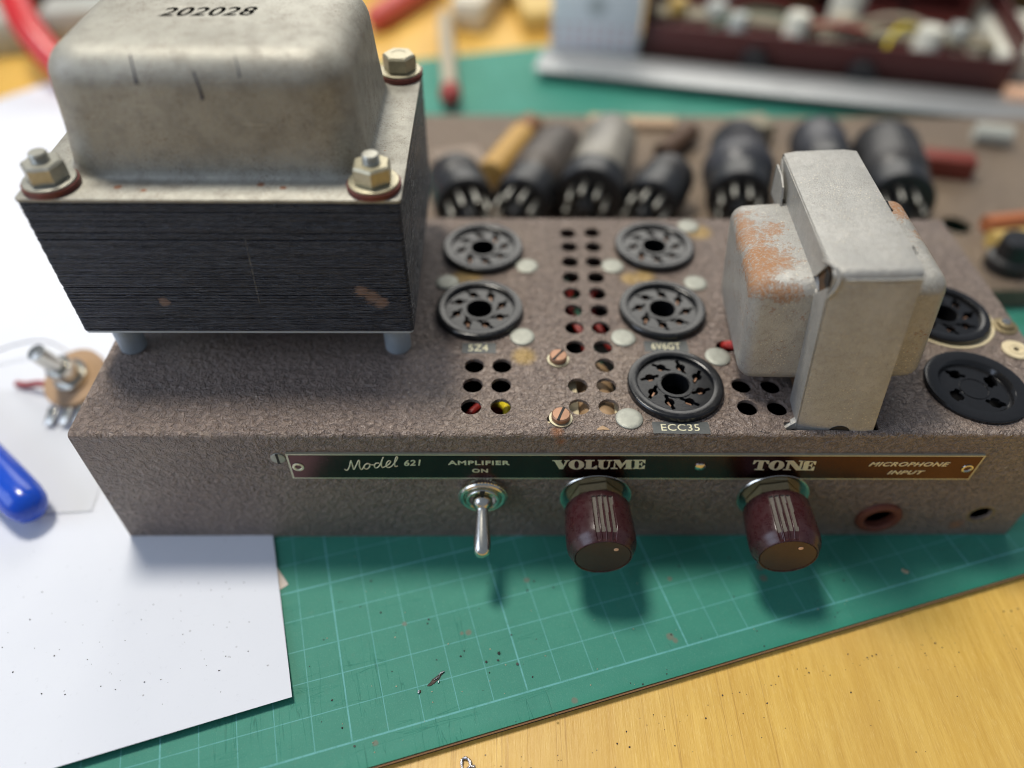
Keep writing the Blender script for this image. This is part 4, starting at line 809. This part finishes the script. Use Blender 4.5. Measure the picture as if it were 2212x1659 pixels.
b = B(); b.box(-26, -8, 0, 26, 8, 12, 1, TR(456, 302, ZM+.05) @ Matrix.Rotation(R(-14), 4, 'Z')); o = b.out('peach_block', simple('peach_card', (.66, .40, .26), .6), origin=(456, 302, ZM)); tag(o, 'peach coloured block beside the steel rule, by the white card box', 'block')
b = B(); b.box(-40, -30, 0, 60, 40, 45, 3, TR(540, 500, -4.9)); o = b.out('black_case', BLKP, origin=(540, 500, -5)); tag(o, 'black case behind the maroon chassis in the far right corner', 'case')
# tools and boxes behind the big transformer
t = thing('rod_tool', 'slim beige rod tool with a rounded red tip, right of the big transformer', 'tool', (86, 370, ZM))
b = B(); cyl(b, (91.3, 312, 6), (82, 425, 6), 5.0); b.out('shaft', BEI, t)
b = B(); capsule(b, (92.5, 295, 6.4), (91.4, 312, 6.4), 6.6); b.out('red_tip', simple('dull_red_plastic', (.30, .04, .035), .6), t)
b = B(); b.box(-19, -40, 0, 19, 40, 16, 2, TR(152, 462, -4.9) @ Matrix.Rotation(R(8), 4, 'Z')); o = b.out('orange_box', YELP, origin=(152, 462, -5)); tag(o, 'yellow-orange box standing left of the white dotted box', 'box')
b = B(); b.box(-12, -40, 0, 12, 40, 22, 3, TR(109, 462, -4.9) @ Matrix.Rotation(R(-16), 4, 'Z')); o = b.out('beige_box', simple('pale_beige_card', (.66, .60, .48), .6), origin=(109, 462, -5)); tag(o, 'narrow pale beige box between the rod tool and the yellow-orange box', 'box')
b = B(); capsule(b, (30, 420, 4), (74, 500, 8), 8.5); o = b.out('pliers', simple('faded_red_plastic', (.55, .09, .07), .4), origin=(52, 460, -5)); tag(o, 'faded red plier grip lying at the back, right of the bell cover', 'pliers')
b = B(); b.box(-150, -45, 0, 150, 45, 30, 2, TR(-10, 560, -4.9)); o = b.out('grey_case', PGREY, origin=(-10, 560, -5)); tag(o, 'long grey case at the very back of the bench', 'case')
# left back corner
b = B(); b.box(-32, -22, 0, 32, 22, 24, 4, TR(-230, 392, -4.9) @ Matrix.Rotation(R(20), 4, 'Z')); o = b.out('grey_box', simple('pale_green_grey_plastic', (.44, .48, .44), .5), origin=(-230, 392, -5)); tag(o, 'pale green-grey box at the left edge behind the paper', 'box')
b = B(); b.box(-30, -16, 0, 30, 16, 22, 4, TR(-163, 418, -4.9) @ Matrix.Rotation(R(8), 4, 'Z')); o = b.out('grey_box', PGREY, origin=(-163, 418, -5)); tag(o, 'mid grey box behind the red cable, left of the bell cover', 'box')
b = B(); b.box(-60, -30, 0, 60, 30, 50, 2, TR(-190, 500, -4.9)); o = b.out('black_box', BLKP, origin=(-190, 500, -5)); tag(o, 'black box in the far left corner above the grey boxes', 'box')
b = B(); b.tube(smooth_path([(-262, 520, 6), (-232, 470, 12), (-215, 430, 36), (-190, 385, 44), (-168, 345, 30), (-140, 322, 10), (-105, 318, 4), (-60, 330, 4), (-20, 350, 4)], 10), 9, 16); o = b.out('red_cable', REDP, origin=(-160, 350, ZM)); tag(o, 'thick red cable looping past the grey boxes behind the paper', 'cable')
b = B(); b.tube(smooth_path([(-60, 250, 10), (-80, 285, 42), (-90, 310, 48), (-70, 345, 40), (-30, 380, 20), (20, 400, 4)], 10), 7, 16); o = b.out('red_cable', REDP, origin=(-60, 300, ZM)); tag(o, 'bright red cable rising just behind the left edge of the bell cover', 'cable')
# blue handle on the paper
BLUE = simple('blue_plastic', (.006, .065, .50), .22, 0, .1, .2)
s = thing('screwdriver', 'glossy blue plastic handle with a rounded end resting on the paper', 'tool', (-40, 20, ZM))
b = B(); d0 = Vector((-29.0, 3.5, 6.7)); d1 = Vector((-97, 60, 9))
pr = [(0, 0), (2.9, .5), (5.2, 2.2), (6.4, 5.0), (6.9, 9), (7.0, 20), (6.8, 40), (6.6, 60), (6.2, 78), (4.5, 88), (0, 90)]
b.lathe(pr, TR(*d0) @ (d1-d0).normalized().to_track_quat('Z', 'Y').to_matrix().to_4x4(), 40, False, False); b.out('handle', BLUE, s)
b = B(); b.tube([d0 + (d1-d0).normalized()*t_ for t_ in (88, 150)], 2.2, 14); b.out('blade', NICKEL, s)
# potentiometer on the paper
pt = thing('potentiometer', 'small potentiometer with orange-brown wafer lying on the white paper', 'potentiometer', (-41, 54, ZM))
PM = TR(-38.5, 65, ZM+6.5) @ Matrix.Rotation(R(18), 4, 'X') @ Matrix.Rotation(R(-10), 4, 'Y')
b = B(); b.lathe([(0, -6), (10, -6), (10.5, -5), (10.5, 2)], PM, 36, False, False); b.out('can', NICKEL, pt)
b = B(); b.lathe([(0, 2), (12, 2), (12, 4.2), (0, 4.2)], PM, 36, False, False); b.out('wafer', simple('orange_brown_paxolin', (.38, .24, .13), .6), pt)
b = B(); b.lathe([(6.5, 4.2), (6.5, 6.5), (4.8, 6.6), (4.8, 13), (3.2, 13.1), (3.2, 24), (0, 24.4)], PM, 28, False, False); b.out('shaft', NICKEL, pt)
for k in (-1, 0, 1):
    b = B(); b.box(k*6-1.8, -18.5, 2.6, k*6+1.8, -11.6, 3.4, .2, PM); b.out('terminal', NICKEL, pt)
b = B(); b.tube(smooth_path([(-48, 63, 4.5), (-55, 65, 3.5), (-62, 67, .6), (-66, 68, .3)]), 1.3, 10); b.out('wire_end', simple('dull_red_wire', (.30, .04, .04), .5), pt)
b = B(); b.tube(smooth_path([(-36, 72, -.6), (-60, 86, 6), (-84, 78, 3), (-88, 60, -.8), (-72, 48, -.8)]), .35, 8); b.out('tinned_wire', NICKEL, pt)
# small bits: solder ring on the bench, burn on the mat, crumbs
SOLD = simple('solder', (.52, .51, .54), .25, 1.0, .2, 1.5, .4)
b = B(); rr = random.Random(5); pts = []; rad = []
for k in range(25):
    a = 2*math.pi*k/24; q = 1.32+.12*math.sin(3*a+1); pts.append((112.3+q*math.cos(a)*.9, -70.3+q*1.25*math.sin(a), -4.45)); rad.append(.42+.1*math.sin(5*a))
b.tube(pts, rad, 10); b.tube(smooth_path([(113.5, -70.6, -4.4), (114.3, -70.9, -4.5), (114.8, -70.7, -4.6)]), .42, 10); o = b.out('solder_ring', SOLD, origin=(112.3, -70.3, -5)); tag(o, 'tiny bright ring of solder on the wooden bench by the mat edge', 'solder ring')
BURN = simple('burnt_mat', (.10, .075, .062), .55, .2, .6, 1.4, .8)
bt = thing('solder_splash', 'burnt gouge with silvery solder flecks in the green mat', 'solder splash', (102.5, -48.5, ZM))
b = B()
for cx, cy, rx, ry, a in ((103.0, -48.3, 2.0, .75, 40), (101.8, -49.4, 1.1, .5, 25), (104.6, -46.5, .9, .35, 48), (98.7, -51.7, .6, .35, 60)):
    ps = [Vector((rx*math.cos(t)*(1+rr.uniform(-.25, .25)), ry*math.sin(t)*(1+rr.uniform(-.3, .3)), 0)) for t in [2*math.pi*k/14 for k in range(14)]]
    Mx = TR(cx, cy, ZM+.02) @ Matrix.Rotation(R(a), 4, 'Z')
    b.loft([[Mx @ p for p in ps], [Mx @ (p*.75+Vector((0, 0, .22+rr.uniform(0, .1)))) for p in ps], [Mx @ (p*.3+Vector((0, 0, .12))) for p in ps]], True, True)
b.out('burn_crust', BURN, bt, sharp=10)
b = B()
for pth, r in (([(103.9, -46.9, -1.7), (104.7, -46.2, -1.5), (105.5, -45.9, -1.6)], .22), ([(102.6, -48.3, -1.55), (103.4, -47.9, -1.5), (104.0, -47.3, -1.6)], .16), ([(98.5, -51.4, -1.6), (98.4, -52.2, -1.7)], .32), ([(103.8, -49.3, -1.7), (104.2, -48.6, -1.6)], .15)):
    b.tube(smooth_path(pth), r, 8)
b.out('solder_fleck', SOLD, bt)
CRUMB = simple('dark_crumbs', (.035, .030, .027), .6, 0, .7, 1.5)
def paper_z(x, y):
    d = Vector((x-63.4, y+53.8)); t = max(0, d.dot(Vector((-math.sin(PA), math.cos(PA))))); s_ = d.dot(Vector((-math.cos(PA), -math.sin(PA))))
    return ZM+.54+2.4*math.exp(-t/24)*(1-.2*math.exp(-max(0, s_)/40))
CRUMB2 = simple('pale_crumbs', (.40, .33, .22), .6, 0, .4, 1.5)
def crumbs(name, mtl, spots_, lab, z, zf=None):
    b = B()
    for x, y, r in spots_:
        t = bmesh.new(); bmesh.ops.create_icosphere(t, subdivisions=1, radius=r)
        for v in t.verts: v.co = Vector((v.co.x*rr.uniform(.6, 1.5), v.co.y*rr.uniform(.6, 1.4), v.co.z*rr.uniform(.4, .9)))
        me = bpy.data.meshes.new('t'); t.to_mesh(me); t.free(); b.add_mesh(me, TR(x, y, (zf(x, y) if zf else z)+r*.45) @ Matrix.Rotation(rr.uniform(0, 6), 4, 'Z'))
    o = b.out(name, mtl, origin=(0, 0, z), sharp=5); tag(o, lab, 'crumbs', kind='stuff'); return o
on_mat = [(x, y) for x, y in [(rr.uniform(66, 290), rr.uniform(-70, -6)) for _ in range(230)] if y > -72+(x-95.7)*.279+2 and x > 62]
crumbs('dark_crumbs', CRUMB, [(x, y, rr.choice([.10, .12, .16, .2, .3])) for x, y in on_mat[:75]] + [(121.2, -40.5, .5), (117.5, -43, .4), (121, -42.6, .35), (126.7, -43.7, .4), (131, -47.5, .3), (110, -41.3, .3), (111, -39.6, .25), (103, -42.3, .2)], 'dark crumbs of dirt scattered on the green cutting mat', ZM)
crumbs('pale_crumbs', CRUMB2, [(x, y, rr.choice([.10, .14, .2])) for x, y in on_mat[75:120]] + [(252.3, -14.2, .8), (251.6, -13.6, .6)], 'pale crumbs scattered on the green cutting mat', ZM)
on_w = [(x, -76+(x-95.7)*.279-abs(rr.gauss(0, 6))) for x in [rr.uniform(96, 285) for _ in range(90)]]
crumbs('bench_crumbs', CRUMB, [(x, y, rr.choice([.10, .13, .18, .25])) for x, y in on_w] + [(rr.uniform(120, 280), rr.uniform(-90, -50), .14) for _ in range(20)], 'dark crumbs along the mat edge on the wooden bench', -5)
crumbs('paper_crumbs', CRUMB, [(rr.uniform(-40, 55), rr.uniform(-60, -15), rr.choice([.09, .12, .16, .22])) for _ in range(70)], 'dark specks of dirt on the speckled white sheet', ZM+.55, paper_z)

DKB = simple('dark_brown_card', (.085, .045, .025), .6, 0, .3, .2); TAN = simple('tan_card', (.42, .29, .18), .7, 0, .15, .1)
b = B(); cyl(b, (206, 222, 13.5), (226, 246, 13.5), 5.4); o = b.out('brown_tube', DKB, origin=(216, 234, 8)); tag(o, 'dark brown tube lying behind the squat black valve on the tray', 'tube')
b = B(); b.box(-24, -5, 0, 24, 5, 4, .5, TR(196, 262, 8.05) @ Matrix.Rotation(R(-4), 4, 'Z')); o = b.out('card_strip', TAN, origin=(196, 262, 8)); tag(o, 'tan card strip along the back edge of the tray behind the valves', 'card')
b = B(); b.box(-13, -10, 0, 13, 10, 9, 1, TR(101, 212, 8.05) @ Matrix.Rotation(R(18), 4, 'Z')); o = b.out('brown_block', simple('grey_brown_wax', (.24, .185, .14), .6, 0, .25, .15), origin=(101, 212, 8)); tag(o, 'grey-brown block on the tray between the ochre capacitor and the big transformer', 'block')
b = B(); b.box(-10, -8, 0, 10, 8, 12, 1, TR(258, 246, 8.05) @ Matrix.Rotation(R(12), 4, 'Z')); o = b.out('olive_block', OLIVE, origin=(258, 246, 8)); tag(o, 'small olive block behind the stepped blue-black valve', 'block')
b = B(); cyl(b, (318, 232, 12), (338, 240, 12), 4.2); o = b.out('rusty_tube', RUBBER, origin=(328, 236, 8)); tag(o, 'rust-red tube lying behind the dark red carton on the tray', 'tube')
